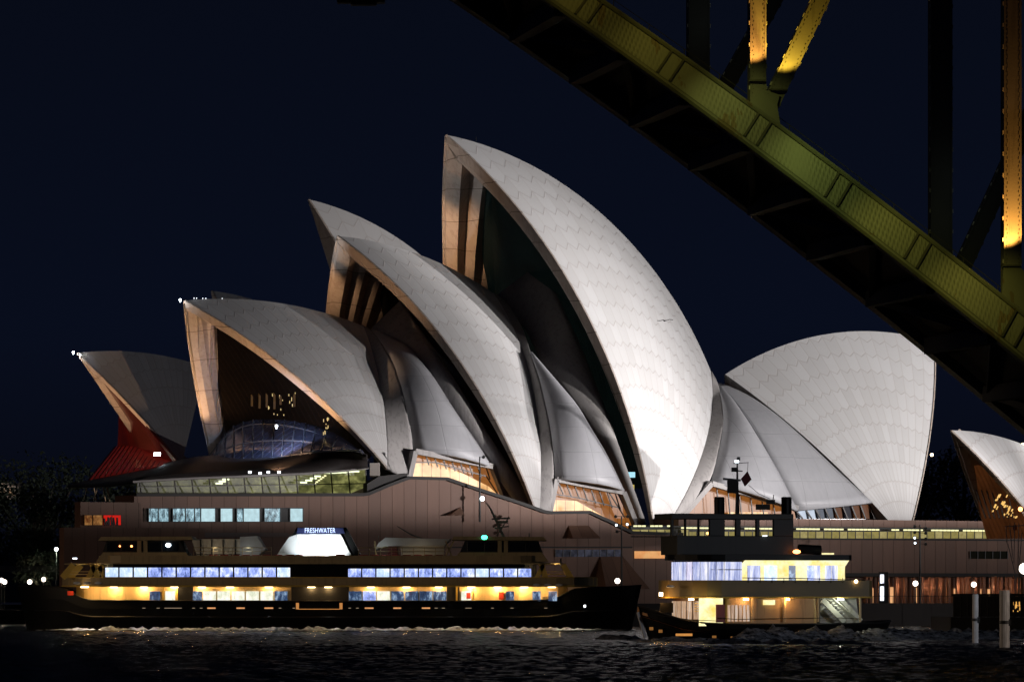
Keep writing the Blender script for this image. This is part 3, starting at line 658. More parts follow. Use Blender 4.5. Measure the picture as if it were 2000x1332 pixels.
# promenade and sea wall
prl = thing('promenade_railing', 'low dark railing along the promenade edge at the right', 'railing', CH.P(1850, 1178, 47.5)); 
for k in range(22): x = 1705 + k * 13; q = CH.P(x, HZ, 47.5); MB().tube([[q[0], q[1], zw], [q[0], q[1], zw + 1.0]], .035, 5).build('post', M['coping'], prl)
q0 = CH.P(1705, HZ, 47.5); q1 = CH.P(1980, HZ, 47.5); MB().tube([[q0[0], q0[1], zw + 1], [q1[0], q1[1], zw + 1]], .04, 5).build('hand_rail', M['coping'], prl)
m = MB()
def prom(x0, x1, b0, b1, z0, z1):
    A = CH.P(x0, HZ, b1); B = CH.P(x1, HZ, b1); P = [np.array([A[0], A[1], z0]), np.array([B[0], B[1], z0]), np.array([B[0], B[1], z1]), np.array([A[0], A[1], z1])]
    return MB().prism(P, -CH.w * (b1 - b0))
a0 = CH.a_at(118, 37); cor = [CH.pt(CH.a_at(104, 48), 48, 0), CH.pt(-130, 48, 0), CH.pt(-130, -95, 0), CH.pt(CH.a_at(128, -95), -95, 0)]
m.prism([c + np.array([0, 0, -3.]) for c in cor], (0, 0, zw + 3)); tag(m.build('promenade', [M['seawall']]), kind='structure')
core = MB(); core.prism([CH.pt(CH.a_at(200, 26.5), 26.5, 2), CH.pt(-128, 26.5, 2), CH.pt(-128, -85, 2), CH.pt(CH.a_at(240, -85), -85, 2)], (0, 0, 9.5)); core.build('podium_core', M['granite_low'], pod)
# ================================================================== RESTAURANT
rs = thing('restaurant', 'smaller pointed shell roof with amber lit glass, cut by the right edge of the picture', 'restaurant', BN.pt(0, 0, 13))
pR = [7.84, 26.01, -14.5, 19.49, -3.38, 6.01, 11.96, 75.15]
sr, GR, CR_, _ = shell(BN, pR, rs, 'pointed restaurant shell', thick=.6, rimw=.7)
M['glass_amber'] = glass_wall_mat('amber_restaurant_glass', (.03, .012, .008), .08, (1., .3, .08), .9, .1, .6)
gw = glass_in_mouth(BN, GR, CR_, 2.0, M['glass_amber'], sr, t_lo=.0, t_hi=.7, inset=.6, lean=-3)
M['glow'] = emis('amber_glow', (1., .58, .16), 1.0, .6, 2.)
for k in range(22):
    x = random.uniform(1938, 1990); ylo = 892 + (x - 1887) * 1.0; y = random.uniform(max(ylo, 950), 1012)
    if y < ylo: continue
    h_ = random.uniform(.15, .6); MB().bar(BN.Pa(x, y, 2.6), BN.Pa(x + h_ * 7, y - h_ * 14, 2.4), random.uniform(.08, .3), .1, BN.w).build('window_glow', M['glow'], rs)
m = MB(); m.ball(BN.Pa(1993, 994, 4), .3); m.build('pendant_lamp', M['lamp_orange'], rs)
for k in range(7): MB().bar(BN.Pa(1925 + 9 * k, 1012, 2.9), BN.Pa(1905 + 11 * k, 950 + 4 * k, 1.2), .1, .2, BN.w).build('mullion', M['bronze'], rs)

# ================================================================== ARCH BRIDGE (near, upper right)
DB = 420.
cr_ = np.array([-3.5, 21.4, 0.]); bl = np.linalg.norm(cr_); cr_u = cr_ / bl          # across the bridge, away from us
ba = np.array([cr_u[1], -cr_u[0], 0.])                                              # along the bridge
BO = at(1478, HZ, DB); BO[2] = 0
BR = Fr(BO, 0.); BR.u = ba; BR.w = -cr_u
def bp(px, py, b=0.): return BR.P(px, py, b)
UP = [(1080, -62), (1174, 0), (1309, 96), (1435, 183), (1526, 246), (1625, 322), (1730, 402), (1814, 469), (1918, 551), (2000, 613), (2110, 702)]
LO = [(960, -70), (1072, 0), (1120, 33), (1285, 150), (1400, 235), (1480, 294), (1610, 398), (1745, 501), (1901, 622), (2000, 702), (2110, 792)]
upc = np.array([bp(x, y) for x, y in UP]); loc_ = np.array([bp(x, y) for x, y in LO])
za = lambda C, a: np.interp(a, (C - BR.O) @ BR.u, C[:, 2])
aL = (bp(905, -110) - BR.O) @ BR.u; aR = (bp(2100, 700) - BR.O) @ BR.u
pu = np.polyfit((upc - BR.O) @ BR.u, upc[:, 2], 2); pl = np.polyfit((loc_ - BR.O) @ BR.u, loc_[:, 2], 2)
aL0 = aL - 30
AS = np.linspace(aL0, aR + 32, 84)
brd = thing('arch_bridge', 'riveted steel arch bridge crossing the upper right corner, lit green and orange at night', 'bridge', BR.pt(0, 0, 0))
def chord_mat():
    m, n, b = nmat('riveted_plate'); g = NG(n); u = g.sep(g.tc('UV'))
    def dots(pu, pv, r, sh=0.):
        fu = g.m('SUBTRACT', g.m('FRACT', g.m('ADD', g.m('DIVIDE', u[0], pu), sh)), .5); fv = g.m('SUBTRACT', g.m('FRACT', g.m('ADD', g.m('DIVIDE', u[1], pv), sh)), .5)
        d = g.m('SQRT', g.m('ADD', g.m('POWER', g.m('MULTIPLY', fu, pu), 2.), g.m('POWER', g.m('MULTIPLY', fv, pv), 2.)))
        return g.m('SUBTRACT', 1, g.m('DIVIDE', d, r), clamp=True)
    d = g.m('MAXIMUM', dots(.34, .34, .11), dots(.34, .34, .11, .5))
    # plates with many rivets alternate with plainer ones
    band = g.ramp(g.noise(.12, 2, co='UV'), (.42, (.15, .15, .15)), (.55, (1, 1, 1)))
    d = g.m('MULTIPLY', d, band)
    base = g.mix(g.noise(1.2, 5), (.16, .17, .15), (.22, .23, .20)); base = g.mix(g.m('GREATER_THAN', g.noise(.5, 5, sc3=(1, 1, .4)), .62), base, (.15, .12, .08))
    n.links.new(g.mix(g.m('MULTIPLY', d, .55), base, (.04, .045, .035)), b.inputs['Base Color']); b.inputs['Roughness'].default_value = .55
    n.links.new(g.bump(d, .8, .05), b.inputs['Normal']); return m
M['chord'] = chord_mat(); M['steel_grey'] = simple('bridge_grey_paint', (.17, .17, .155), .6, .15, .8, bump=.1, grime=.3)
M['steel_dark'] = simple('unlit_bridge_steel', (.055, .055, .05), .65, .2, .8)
def chord(boff, name, lab, wd=1.9):
    F1 = np.array([BR.pt(a, boff, np.polyval(pl, a)) for a in AS]); F2 = np.array([BR.pt(a, boff, np.polyval(pu, a)) for a in AS])
    s = np.r_[0, np.cumsum(np.linalg.norm(np.diff(F1, axis=0), axis=1))]
    m = MB(); G = np.array([F1, F2]); UV = np.array([[(q, 0) for q in s], [(q, np.linalg.norm(F2[0] - F1[0]) * .8) for q in s]]); m.grid(G, UV)
    for A_, B_ in ((F2, F2 - BR.w * wd), (F1 - BR.w * wd, F1), (F2 - BR.w * wd, F1 - BR.w * wd)): m.grid(np.array([A_, B_]))
    o = m.build(name, M['chord'], brd); o['label'] = lab; return o, F1, F2
ch, F1, F2 = chord(0, 'bottom_chord', 'near lower chord plate lit green, sloping down to the right')
# flanges standing proud of the web, edge angles
m = MB(); m.tube([p + BR.w * .12 + np.array([0, 0, -.02]) for p in F2], .16, 5); m.tube([p + BR.w * .12 for p in F1], .2, 5)
m.tube([p * .9 + q * .1 + BR.w * .05 for p, q in zip(F1, F2)], .05, 4); m.tube([p * .05 + q * .95 + BR.w * .05 for p, q in zip(F1, F2)], .05, 4)
m.build('flange', M['chord'], ch)
for x in (1125, 1285, 1455, 1612, 1767, 1958):
    for dx in (0, 24):
        a = (bp(x + dx + 10, 400) - BR.O) @ BR.u; z0, z1 = np.polyval(pl, a - .45), np.polyval(pu, a + .45)
        MB().bar(BR.pt(a - .45 , .12, z0 + .35), BR.pt(a + .75, .12, z1 - .05), .14, .16, BR.w).build('stiffener', M['steel_dark'], ch)
chf, f1, f2 = chord(-bl, 'bottom_chord', 'far lower chord, unlit')
# bottom laterals and underside plating between the two chords
m = MB(); st = 4.55; k = 0; a = aL0 + 1
while a < aR + 30:
    z = np.polyval(pl, a) + .5
    m.bar(BR.pt(a, -1.8, z), BR.pt(a, -bl, z), 1.1, 1.2, BR.u)
    z2 = np.polyval(pl, a + st) + .5
    if k % 2: m.bar(BR.pt(a, -1.8, z), BR.pt(a + st, -bl, z2), .5, .5, BR.u)
    else: m.bar(BR.pt(a, -bl, z), BR.pt(a + st, -1.8, z2), .5, .5, BR.u)
    a += st; k += 1
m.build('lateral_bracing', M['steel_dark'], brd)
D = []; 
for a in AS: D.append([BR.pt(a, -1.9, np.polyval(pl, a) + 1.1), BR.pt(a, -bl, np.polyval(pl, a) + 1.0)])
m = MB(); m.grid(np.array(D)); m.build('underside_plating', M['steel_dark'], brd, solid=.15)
# handrail along the far side of the near chord
m = MB(); m.tube([p - BR.w * 1.7 + np.array([0, 0, 1.0]) for p in F2], .025, 4)
for k in range(0, 84, 2): m.tube([F2[k] - BR.w * 1.7, F2[k] - BR.w * 1.7 + np.array([0, 0, 1.0])], .03, 4)
m.build('handrail', M['steel_dark'], brd)
# hangers and diagonals: battened boxes
def member(p, q, wface, wdep, mat, name, lab=None, bolts=False, par=brd):
    p, q = np.array(p), np.array(q); m = MB(); t = (q - p) / np.linalg.norm(q - p); side = np.cross(t, BR.w); side /= np.linalg.norm(side)
    m.box((p + q) / 2, (np.linalg.norm(q - p), wface, wdep), (t, side, -BR.w)); o = m.build(name, mat, par, bevel=.03)
    if lab: o['label'] = lab
    L = np.linalg.norm(q - p); e = MB()
    for s in (-1, 1):                                     # corner angles
        e.bar(p + side * s * (wface / 2 - .06) + BR.w * (wdep / 2 + .03), q + side * s * (wface / 2 - .06) + BR.w * (wdep / 2 + .03), .12, .07, side)
    e.build('corner_angle', mat, o)
    if bolts:
        e = MB(); n = int(L / bolts)
        for s in (-1, 1):
            for k in range(n):
                e.box(p + t * (k + .5) * bolts + side * s * (wface / 2 + .03) + BR.w * (wdep / 2 - .1), (.28, .09, .12), (t, side, -BR.w))
        e = e.build('batten_plates', M['batten'], o); e['kind'] = 'stuff'
    r = MB(); n = int(L / .3)
    for s in (-1, 1):
        for k in range(n):
            r.box(p + t * (k + .5) * .3 + side * s * (wface / 2 - .17 - .07 * (k % 2)) + BR.w * (wdep / 2 + .015), (.06, .06, .04), (t, side, -BR.w))
    r = r.build('rivets', M['steel_dark'], o); r['kind'] = 'stuff'
    return o
M['batten'] = simple('glint_batten', (.5, .5, .46), .5)  # pale tone puts the glints along the members into the colour
def Zt(px, boff): a = (BR.P(px, 300, boff) - BR.O) @ BR.u; return BR.pt(a, boff, np.polyval(pu, a))
def vert(px, ytop, boff, wpx, mat, lab, wdep=1.0, bolts=1.55):
    b = BR.P(px, 300, boff); z = Zt(px, boff)[2] - .6; T = b.copy(); T[2] = BR.P(px, ytop, boff)[2]; B = b.copy(); B[2] = z
    return member(B, T, wpx * b[1] / FOC, wdep, mat, 'hanger', lab, bolts)
h1 = vert(1478, -640, -.9, 32, M['steel_grey'], 'near hanger glowing orange above its floodlight, left one')
h2 = vert(1974.5, -640, -.9, 35, M['steel_grey'], 'near hanger glowing orange at the right edge')
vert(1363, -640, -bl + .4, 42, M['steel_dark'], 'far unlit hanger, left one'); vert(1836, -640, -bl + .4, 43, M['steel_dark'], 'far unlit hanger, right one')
def diag(x0, y0, x1, y1, boff, wpx, mat, lab):
    p, q = BR.P(x0, y0, boff), BR.P(x1, y1, boff); return member(p, q, wpx * DB / FOC, .9, mat, 'diagonal', lab, 1.1)
diag(1500, 212, 1854, -529, -.9, 33, M['steel_grey'], 'near diagonal glowing amber')
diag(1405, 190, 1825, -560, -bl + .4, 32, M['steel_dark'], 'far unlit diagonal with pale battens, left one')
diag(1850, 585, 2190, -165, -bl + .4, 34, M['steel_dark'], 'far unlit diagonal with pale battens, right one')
# gusset plates
for pts in ([(1462, 203), (1470, 190), (1495, 176), (1523, 186), (1518, 205), (1524, 243), (1560, 275), (1462, 215)], [(1957, 573), (1960, 522), (1992, 520), (2025, 560), (2040, 640), (1957, 590)]):
    m = MB().prism([BR.P(x, y, -.02) for x, y in pts], -BR.w * .12); m.build('gusset_plate', M['chord'], brd)
# floodlight shelves on hangers
for px, py, w_ in ((1478, 158, 34), (1974, 519, 38), (1520, 176, 34)):
    o = MB().box(BR.P(px, py, .15), (w_ * DB / FOC, .5, .12), (BR.u, BR.w, np.array([0, 0, 1.]))).build('floodlight_shelf', M['steel_dark'], brd)
    lamp_spot('hanger_floodlight', BR.P(px, py + 2, 1.1), BR.P(px + (60 if px == 1520 else 0), py - 230, -.4), 3400 if px != 1974 else 9000, (1, .42, .07) if px != 1520 else (1, .6, .05), 70, .4, .12)
lamp_spot('hanger_floodlight', BR.P(1974, 300, 3.5), BR.P(1974, 60, -.4), 90, (1, .5, .2), 60, .6, .12)
# green wash on the chord, from brackets above the walkway
for px, py, en, c in ((1150, -90, 200, (1., .74, .10)), (1300, 0, 270, (1, .80, .12)), (1450, 110, 470, (.90, .92, .20)), (1600, 220, 540, (.80, .93, .20)), (1760, 350, 460, (.95, .86, .14)), (1920, 470, 470, (1, .86, .14))):
    lamp_spot('chord_floodlight', BR.P(px, py, 7), BR.P(px - 5, py + 158, 0), en * 1.5, c, 84, 1., .08)
for px, py in ((1395, 40), (1440, -30), (1870, 420), (1900, 330)): lamp_point('batten_fill', BR.P(px, py, -bl + 4.5), 9, (.9, 1, .9), .06)  # unseen lamps added to brighten the far battens
# maintenance cradle hanging below the deck, top edge of the picture
mc = thing('maintenance_cradle', 'dark maintenance cradle just showing at the top edge left of the bridge arch', 'cradle', at(705, 6, 430))
m = MB(); c = at(705, 2, 430); m.box(c, (3.5, 1.5, .35)); m.box(c + np.array([.2, 0, -.22]), (1.9, 1.2, .25)); m.build('platform', M['steel_dark'], mc, bevel=.03)
m = MB()
for s in (-1.7, -.6, .6, 1.7): m.tube([c + np.array([s, -.7, 0]), c + np.array([s, -.7, 1.2])], .04, 5); m.tube([c + np.array([s, .7, 0]), c + np.array([s, .7, 1.2])], .04, 5)
m.tube([c + np.array([-1.7, -.7, 1.2]), c + np.array([1.7, -.7, 1.2])], .04, 5); m.build('railing', M['steel_dark'], mc)
m = MB()
for s in (-1.7, 1.7): m.tube([c + np.array([s, 0, 0]), c + np.array([s, 0, 9])], .03, 4)
m.build('suspension_cable', M['steel_dark'], mc)
# gull gliding in front of the tallest shell
bd = at(1298, 627, 600); wg = MB()
prof = [(-.75, .03, .02), (-.45, .0, .12), (-.18, .10, .10), (0, .03, .06), (.25, .06, .14), (.5, .15, .10), (.85, .09, .02)]
top_ = np.array([[bd + np.array([x, -w_, z]) for x, z, w_ in prof], [bd + np.array([x, 0, z + .03]) for x, z, w_ in prof], [bd + np.array([x, w_, z]) for x, z, w_ in prof]])
wg.grid(top_); bird = wg.build('gull', simple('gull_feathers', (.04, .035, .03), .8), solid=.03)
tag(bird, 'dark gull gliding with spread wings in front of the tallest shell', 'gull')
m = MB(); m.ball(bd + np.array([0, 0, .02]), .09, 10, 7, (1.4, 2.6, .8)); m.build('body', bird.data.materials[0], bird)

# ================================================================== SHORE FURNITURE
M['pole'] = simple('dark_pole', (.03, .03, .03), .5); M['white_paint'] = simple('weathered_white_paint', (.55, .53, .5), .6, .2, 1.5, grime=.5)
# globe lamps: one built, the others copied
def globe_lamp(x, y, z0, hgt, r, label, group='globe lamps along the shore', en=110):
    b = np.array([x, y, z0]); t = thing('globe_lamp', label, 'street lamp', b, group)
    m = MB(); m.tube([b, b + np.array([0, 0, .25]), b + np.array([0, 0, .3]), b + np.array([0, 0, hgt - r])], [.14, .13, .07, .05], 8); m.build('post', M['pole'], t)
    m = MB(); m.tube([b + np.array([0, 0, hgt - r - .05]), b + np.array([0, 0, hgt - r + .08])], [.07, .13], 8); m.build('collar', M['pole'], t)
    m = MB(); m.ball(b + np.array([0, 0, hgt]), r, 16, 10); m.build('globe', M['lamp_globe'], t, smooth=True)
    lamp_point('globe_light', b + np.array([0, 0, hgt]) + np.array([-.05, -r - .15, 0]), en, (1, .68, .42), .1)
    return t
for k, (px, py, b, lab) in enumerate([(1788, 1139, 44, 'globe lamp beside the tall floodlight mast, right of the small ferry'), (1902, 1141, 44, 'globe lamp just above the thin white mooring pile'), (1206, 1134, 44, 'globe lamp between the bows of the two ferries')]):
    p = CH.P(px, py, b); globe_lamp(p[0], p[1], zw, p[2] - zw, .36, lab)
p = CH.P(2001, 1110, 60); globe_lamp(p[0], p[1], zw - 2, p[2] - zw + 2, .75, 'big globe lamp cut by the right edge of the picture')
for k, (px, py, lab) in enumerate([(3, 1133, 'globe lamp at the far left edge of the picture'), (9, 1136, 'globe lamp overlapping the one at the far left edge'), (58, 1136, 'left one of the two globe lamps close together by the big ferry stern'), (85, 1131, 'right one of the two globe lamps close together by the big ferry stern')]):
    p = at(px, py, 900); globe_lamp(p[0], p[1], 2, p[2] - 2, .36, lab, en=60)
# floodlight masts
def mast(px, py, b, label, heads, base=zw):
    p = CH.P(px, py, b); t = thing('floodlight_mast', label, 'floodlight mast', (p[0], p[1], base), 'tall thin floodlight masts on the promenade')
    m = MB(); m.tube([np.array([p[0], p[1], base]), p], [.16, .09], 8); m.build('pole', M['pole'], t)
    m = MB()
    for dx, dz, on in heads:
        m.bar(p + np.array([0, 0, dz]), p + np.array([dx, 0, dz]), .06, .06, (0, 1, 0))
    if heads: m.build('cross_arm', M['pole'], t)
    for dx, dz, on in heads:
        c = p + np.array([dx, -.1, dz]); h = MB(); h.tube([c + np.array([0, .25, .1]), c + np.array([0, -.12, -.05])], [.14, .22], 8); h = h.build('lamp_head', M['pole'], t)
        if on: MB().ball(c + np.array([0, -.15, -.08]), .15 if on < 2 else .3, 8, 6).build('lens', M['lamp_white'] if on > 1 else M['lamp_soft2'], h)
    return t
M['lamp_soft2'] = emis('cool_lens', (.8, .92, 1.), 5.)
mast(1214, 1008, 46, 'mast with four lamp heads standing left of the small ferry', [(-.8, 0, 0), (.8, 0, 0), (-.7, -1.1, 1), (.75, -1.0, 1), (-.6, -2.0, 0)])
mast(1797, 1025, 46, 'mast with two stacked columns of lamp heads right of the small ferry', [(-.75, -.2, 0), (-.75, -1.0, 0), (-.75, -1.7, 1), (-.7, -2.4, 1), (.75, -.4, 0), (.75, -1.1, 0), (.75, -1.9, 0), (.75, -2.6, 0)])
mast(937, 892, 33, 'slim mast rising in front of the left side glazing of the big hall', [(.5, 0, 0), (.35, -5.5, 2)], base=14)
# notice pylon
p = CH.P(1726, 1178, 45); t = thing('notice_pylon', 'black pylon with two white lit panels, right behind the small ferry stern', 'sign', (p[0], p[1], zw))
c = np.array([p[0], p[1], zw]); m = MB(); m.box(c + np.array([0, 0, 2.15]), (1.3, .5, 4.3)); m.build('housing', M['pole'], t, bevel=.03)
M['panel_white'] = emis('lit_panel', (.85, .88, 1.), 2.2)
m = MB(); m.box(c + np.array([-.25, -.3, 1.35]), (.5, .08, 1.95)); m.build('panel', M['panel_white'], t)
m = MB(); m.box(c + np.array([-.25, -.3, 3.35]), (.5, .08, 1.2)); m.build('panel', M['panel_white'], t)
m = MB(); m.box(c + np.array([-.37, -.36, 3.1]), (.16, .05, .16)); m.box(c + np.array([-.12, -.36, 2.85]), (.2, .05, .12)); m.box(c + np.array([-.35, -.36, 3.6]), (.1, .05, .3)); m.build('panel_mark', M['pole'], t)
# mooring piles
def pile(px, ytop, ybot, d, wpx, label):
    x = (px - 1000) * d / FOC; zt = HCAM + (HZ - ytop) * d / FOC; rr = wpx * d / FOC / 2
    t = thing('mooring_pile', label, 'mooring pile', (x, d, 0), 'white mooring piles')
    m = MB(); m.tube([(x, d, -3), (x, d, zt - .05), (x, d, zt)], [rr, rr, rr * .9], 16); m.build('shaft', M['white_paint'], t, smooth=False)
    m = MB(); m.tube([(x, d, 1.9), (x, d, 2.15)], rr + .05, 16); m.box((x + rr, d - .1, 2.0), (.22, .3, .5)); m.build('clamp_band', M['steel_black'], t)
    return t
pile(1905, 1160, 1258, 505, 12, 'thinner white mooring pile, left one'); pile(1962, 1152, 1266, 455, 20, 'thick white mooring pile near the right edge')
lamp_spot('pile_fill', (47, 449, 4.5), (38.6, 455.5, 2.5), 1100, (1, .82, .7), 50, .5, .12)  # added out of frame to brighten the thick pile
# pontoon wharf
wp = thing('wharf', 'low black timber wharf with a railing at the right edge', 'wharf', at(1940, 1240, 620))
def wb(x0, x1, y0, y1, d0, d1, mat, name):
    A = at(x0, y0, d0); B = at(x1, y1, d0); m = MB(); m.box((A + B) / 2 + np.array([0, (d1 - d0) / 2, 0]), (abs(B[0] - A[0]), d1 - d0, abs(A[2] - B[2]))); return m.build(name, mat, wp)
M['wharf'] = simple('tarred_timber', (.018, .015, .013), .8, .3, 1.)
wb(1857, 2060, 1205, 1256, 640, 670, M['wharf'], 'deck'); wb(1860, 2060, 1159, 1163, 645, 646, M['wharf'], 'canopy_edge')
m = MB()
for k in range(16): q = at(1864 + k * 13, 1160, 645); m.tube([q, q - np.array([0, 0, 3])], .08, 5)
m.build('posts', M['wharf'], wp)
wb(1862, 2060, 1164, 1206, 668, 668.4, M['wharf'], 'back_screen')
m = MB()
for k in range(14): m.box(at(1985 + random.uniform(-6, 8), 1185 + random.uniform(-8, 12), 650), (.12, .1, random.uniform(.1, .5)))
m.build('sparkling_lamp', emis('amber_sparkle', (1., .5, .12), .8), wp)
# clump of thin cables and a kiosk at right edge
ks = thing('crane_rig', 'cluster of thin pale masts and cables beside the restaurant at the right edge', 'crane', at(1985, 1180, 700))
m = MB()
for x0, y0, x1, y1 in ((1965, 1028, 1966, 1060), (1972, 1024, 1978, 1090), (1982, 1020, 1980, 1100), (1990, 1022, 1988, 1120), (1996, 1040, 1990, 1110), (1968, 1060, 1985, 1130)):
    m.tube([at(x0, y0, 700), at(x1, y1, 700)], .05, 5)
m.tube([at(1962, 1028, 700), at(2030, 1024, 700)], .05, 5); m.build('cables', simple('pale_cable', (.2, .22, .28), .5), ks)
m = MB(); m.box(at(1982, 1030, 702), (.5, .3, .6)); m.build('winch', simple('orange_paint', (.35, .08, .03), .5), ks)
m = MB(); m.tube([at(1990, 1120, 700), np.array([at(1990, 1120, 700)[0], 700, 1])], .12, 6); m.build('post', M['pole'], ks)

# ================================================================== TREES AND SHORE BEHIND
M['leaf'] = simple('night_foliage', (.016, .024, .011), .8, .5, 2.); M['bark'] = simple('bark', (.05, .035, .025), .9)
def tree(x, y, z0, h, r, label, seed, cat='tree', group='dark trees behind the shore', nleaf=2600, leaf=.45):
    rnd = np.random.RandomState(seed); t = thing('tree', label, cat, (x, y, z0), group); b = np.array([x, y, z0])
    m = MB(); m.tube([b, b + np.array([.1, 0, h * .3]), b + np.array([.3, 0, h * .6]), b + np.array([.2, 0, h * .85])], [.035 * h, .028 * h, .016 * h, .006 * h], 7)
    cl = []
    for k in range(16):
        q = rnd.uniform(.35, 1); an = rnd.uniform(0, 6.28); rr = r * math.sqrt(rnd.rand()) * (1.15 - .6 * abs(q - .6)); c = b + np.array([math.cos(an) * rr * .75, math.sin(an) * rr * .75, h * q * .92]); cl.append((c, r * rnd.uniform(.26, .5)))
        m.tube([b + np.array([.1, 0, h * .35 * q + .1 * h]), (b + np.array([0, 0, h * .5 * q]) + c) / 2, c], [.014 * h, .008 * h, .003 * h], 5)
    m.build('trunk', M['bark'], t)
    P = []; 
    for i in range(nleaf):
        c, cr_r = cl[rnd.randint(16)]; v = rnd.normal(size=3); v /= np.linalg.norm(v); p = c + v * cr_r * rnd.uniform(.5, 1.15) * np.array([1, 1, .8])
        a = rnd.normal(size=3); a /= np.linalg.norm(a); bb = np.cross(a, v); bb /= np.linalg.norm(bb) + 1e-9; s = leaf * rnd.uniform(.5, 1.2); P.append([p - a * s, p + bb * s * .55, p + a * s, p - bb * s * .55])
    P = np.array(P).reshape(-1, 3); cm = MB(); cm.v = [tuple(q) for q in P]; cm.f = [[4 * i, 4 * i + 1, 4 * i + 2, 4 * i + 3] for i in range(nleaf)]; cm.uv = [[(0, 0)] * 4] * nleaf
    cm.build('crown', M['leaf'], t); return t
tr = [(-88, 950, 2, 22, 11, 'broad dark tree at the left edge of the picture'), (-76, 930, 2, 20, 9, 'rounded dark tree next to the leftmost one'), (-66, 960, 2, 23, 9, 'tall dark tree behind the lamp left of the podium'),
      (-80, 1000, 2, 26, 12, 'tallest dark tree, rising behind the left ones'), (-72, 905, 2, 9, 4.5, 'small lit tree left of the podium corner'), (-62, 915, 2, 8, 4, 'low bush like tree at the podium corner'),
      (70, 1010, 4, 24, 10, 'dark tree between the fan shaped shell and the restaurant'), (80, 1040, 4, 27, 11, 'taller dark tree behind the restaurant tip'), (92, 1020, 4, 28, 10, 'dark tree behind the restaurant roof')]
for k, q in enumerate(tr): tree(*q, 20 + k)
for px, py in ((1820, 888), (1998, 868)):
    p = at(px, py, 995); t = thing('garden_light', 'small yellow light among the trees ' + ('left of' if px < 1900 else 'above') + ' the restaurant roof', 'lamp', (p[0], p[1], 4))
    m = MB(); m.tube([(p[0], p[1], 4), p], .08, 5); m.build('post', M['pole'], t); m = MB(); m.ball(p, .28); m.build('bulb', M['lamp_warm'], t)
p = at(110, 1072, 895); t = thing('garden_light', 'white light above the lit leaves left of the podium corner', 'lamp', (p[0], p[1], 2))
m = MB(); m.tube([(p[0], p[1], 2), p], .08, 5); m.build('post', M['pole'], t); m = MB(); m.ball(p, .28); m.build('bulb', M['lamp_white'], t); lamp_point('garden_lamp_light', p + np.array([0, -1.2, -.6]), 500, (.9, 1, .75), .1)
# far shore ground and hill
m = MB(); m.prism([np.array([x, y, -3]) for x, y in ((-600, 890), (-51, 890), (-51, 1500), (-600, 1500))], (0, 0, 5.)); tag(m.build('far_shore', M['seawall']), kind='structure')
n_ = 40; G = []
for j in range(12):
    yy = 1050 + j * 45; G.append([[x, yy, 3 + (16 + 9 * math.sin(x * .021 + 1.3) + 4 * math.sin(x * .07 + j)) * min(1, j / 4) * (1 if abs(x) > 60 else .5)] for x in np.linspace(-420, 520, n_)])
m = MB(); m.grid(np.array(G)); tag(m.build('hill', simple('hill_bush', (.012, .015, .009), .9), smooth=True), kind='structure')
# house on the left hill
hs = thing('house', 'dim pale house with a flat roof on the slope at the left edge', 'house', at(8, 975, 1000)); c = at(8, 962, 1000)
m = MB(); m.box(c, (5.5, 6, 2.4)); m.build('walls', simple('pale_render2', (.3, .27, .24), .8), hs); m = MB(); m.box(c + np.array([0, 0, 1.4]), (6.4, 7, .3)); m.build('roof', M['pole'], hs)
for k, dx in enumerate((-1.6, 0, 1.5)): MB().box(c + np.array([dx, -3.05, 0]), (.9, .1, 1.1)).build('window', emis('dim_house_window', (1., .6, .35), .25), hs)
lamp_point('porch_light', c + np.array([0, -5, 1.5]), 60, (1, .7, .5), .2)
fn = thing('park_fence', 'thin picket fence in front of the trees left of the podium', 'fence', at(60, 1108, 893)); m = MB()
for k in range(80): q = at(-4 + k * 1.6, 1111, 893); m.box(q, (.05, .05, .9))
m.bar(at(-4, 1106, 893), at(124, 1106, 893), .05, .06, (0, 1, 0)); m.build('pickets', simple('fence_grey', (.3, .3, .26), .6), fn)

# ================================================================== LARGE DOUBLE ENDED FERRY
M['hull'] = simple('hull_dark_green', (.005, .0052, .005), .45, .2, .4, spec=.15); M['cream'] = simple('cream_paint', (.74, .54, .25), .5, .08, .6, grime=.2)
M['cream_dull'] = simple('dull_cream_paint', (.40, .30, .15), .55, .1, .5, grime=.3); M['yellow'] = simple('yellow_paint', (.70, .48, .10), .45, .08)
M['white_boat'] = simple('white_boat_paint', (.75, .76, .74), .4, .06); M['red_seat'] = simple('red_seat', (.22, .02, .02), .5); M['navy'] = simple('navy_paint', (.01, .015, .06), .4)
M['boat_glass'] = simple('dark_boat_glass', (.01, .012, .015), .08, .1, .4); M['deck_grey'] = simple('deck_grey', (.10, .10, .09), .7)
def cabin_glow(name, c1, c2, c3, st, sc3=(1.6, 1, .8)):
    m, n, b = nmat(name); g = NG(n); nz = g.noise(1.0, 5, rough=.75, sc3=sc3)
    c = g.ramp(nz, (.32, c1), (.5, c2), (.66, c3)); n.links.new(c, b.inputs['Emission Color']); b.inputs['Emission Strength'].default_value = st
    b.inputs['Base Color'].default_value = (.02, .02, .03, 1); b.inputs['Roughness'].default_value = .25; return m
M['cab_blue'] = cabin_glow('cool_cabin_window', (.05, .08, .28), (.34, .44, .92), (.95, .98, 1.), 1.2)
M['cab_blue2'] = cabin_glow('bright_cabin_window', (.35, .5, .95), (.6, .75, 1.), (1, 1, 1), 1.2)
M['cab_dim'] = cabin_glow('dim_cabin_window', (.01, .02, .05), (.04, .09, .2), (.5, .7, .95), .8)
M['cab_warm'] = cabin_glow('pale_cabin_window', (.6, .65, .45), (.9, .9, .75), (1, 1, .95), 1.1)
DFR = 11440 / 16.4; FX = (640 - 1000) / 16.4; FY = DFR + 6.6
fe = thing('passenger_ferry', 'long black hulled double ended ferry with a row of blue lit windows, left of centre', 'ferry', (FX, FY, 0))
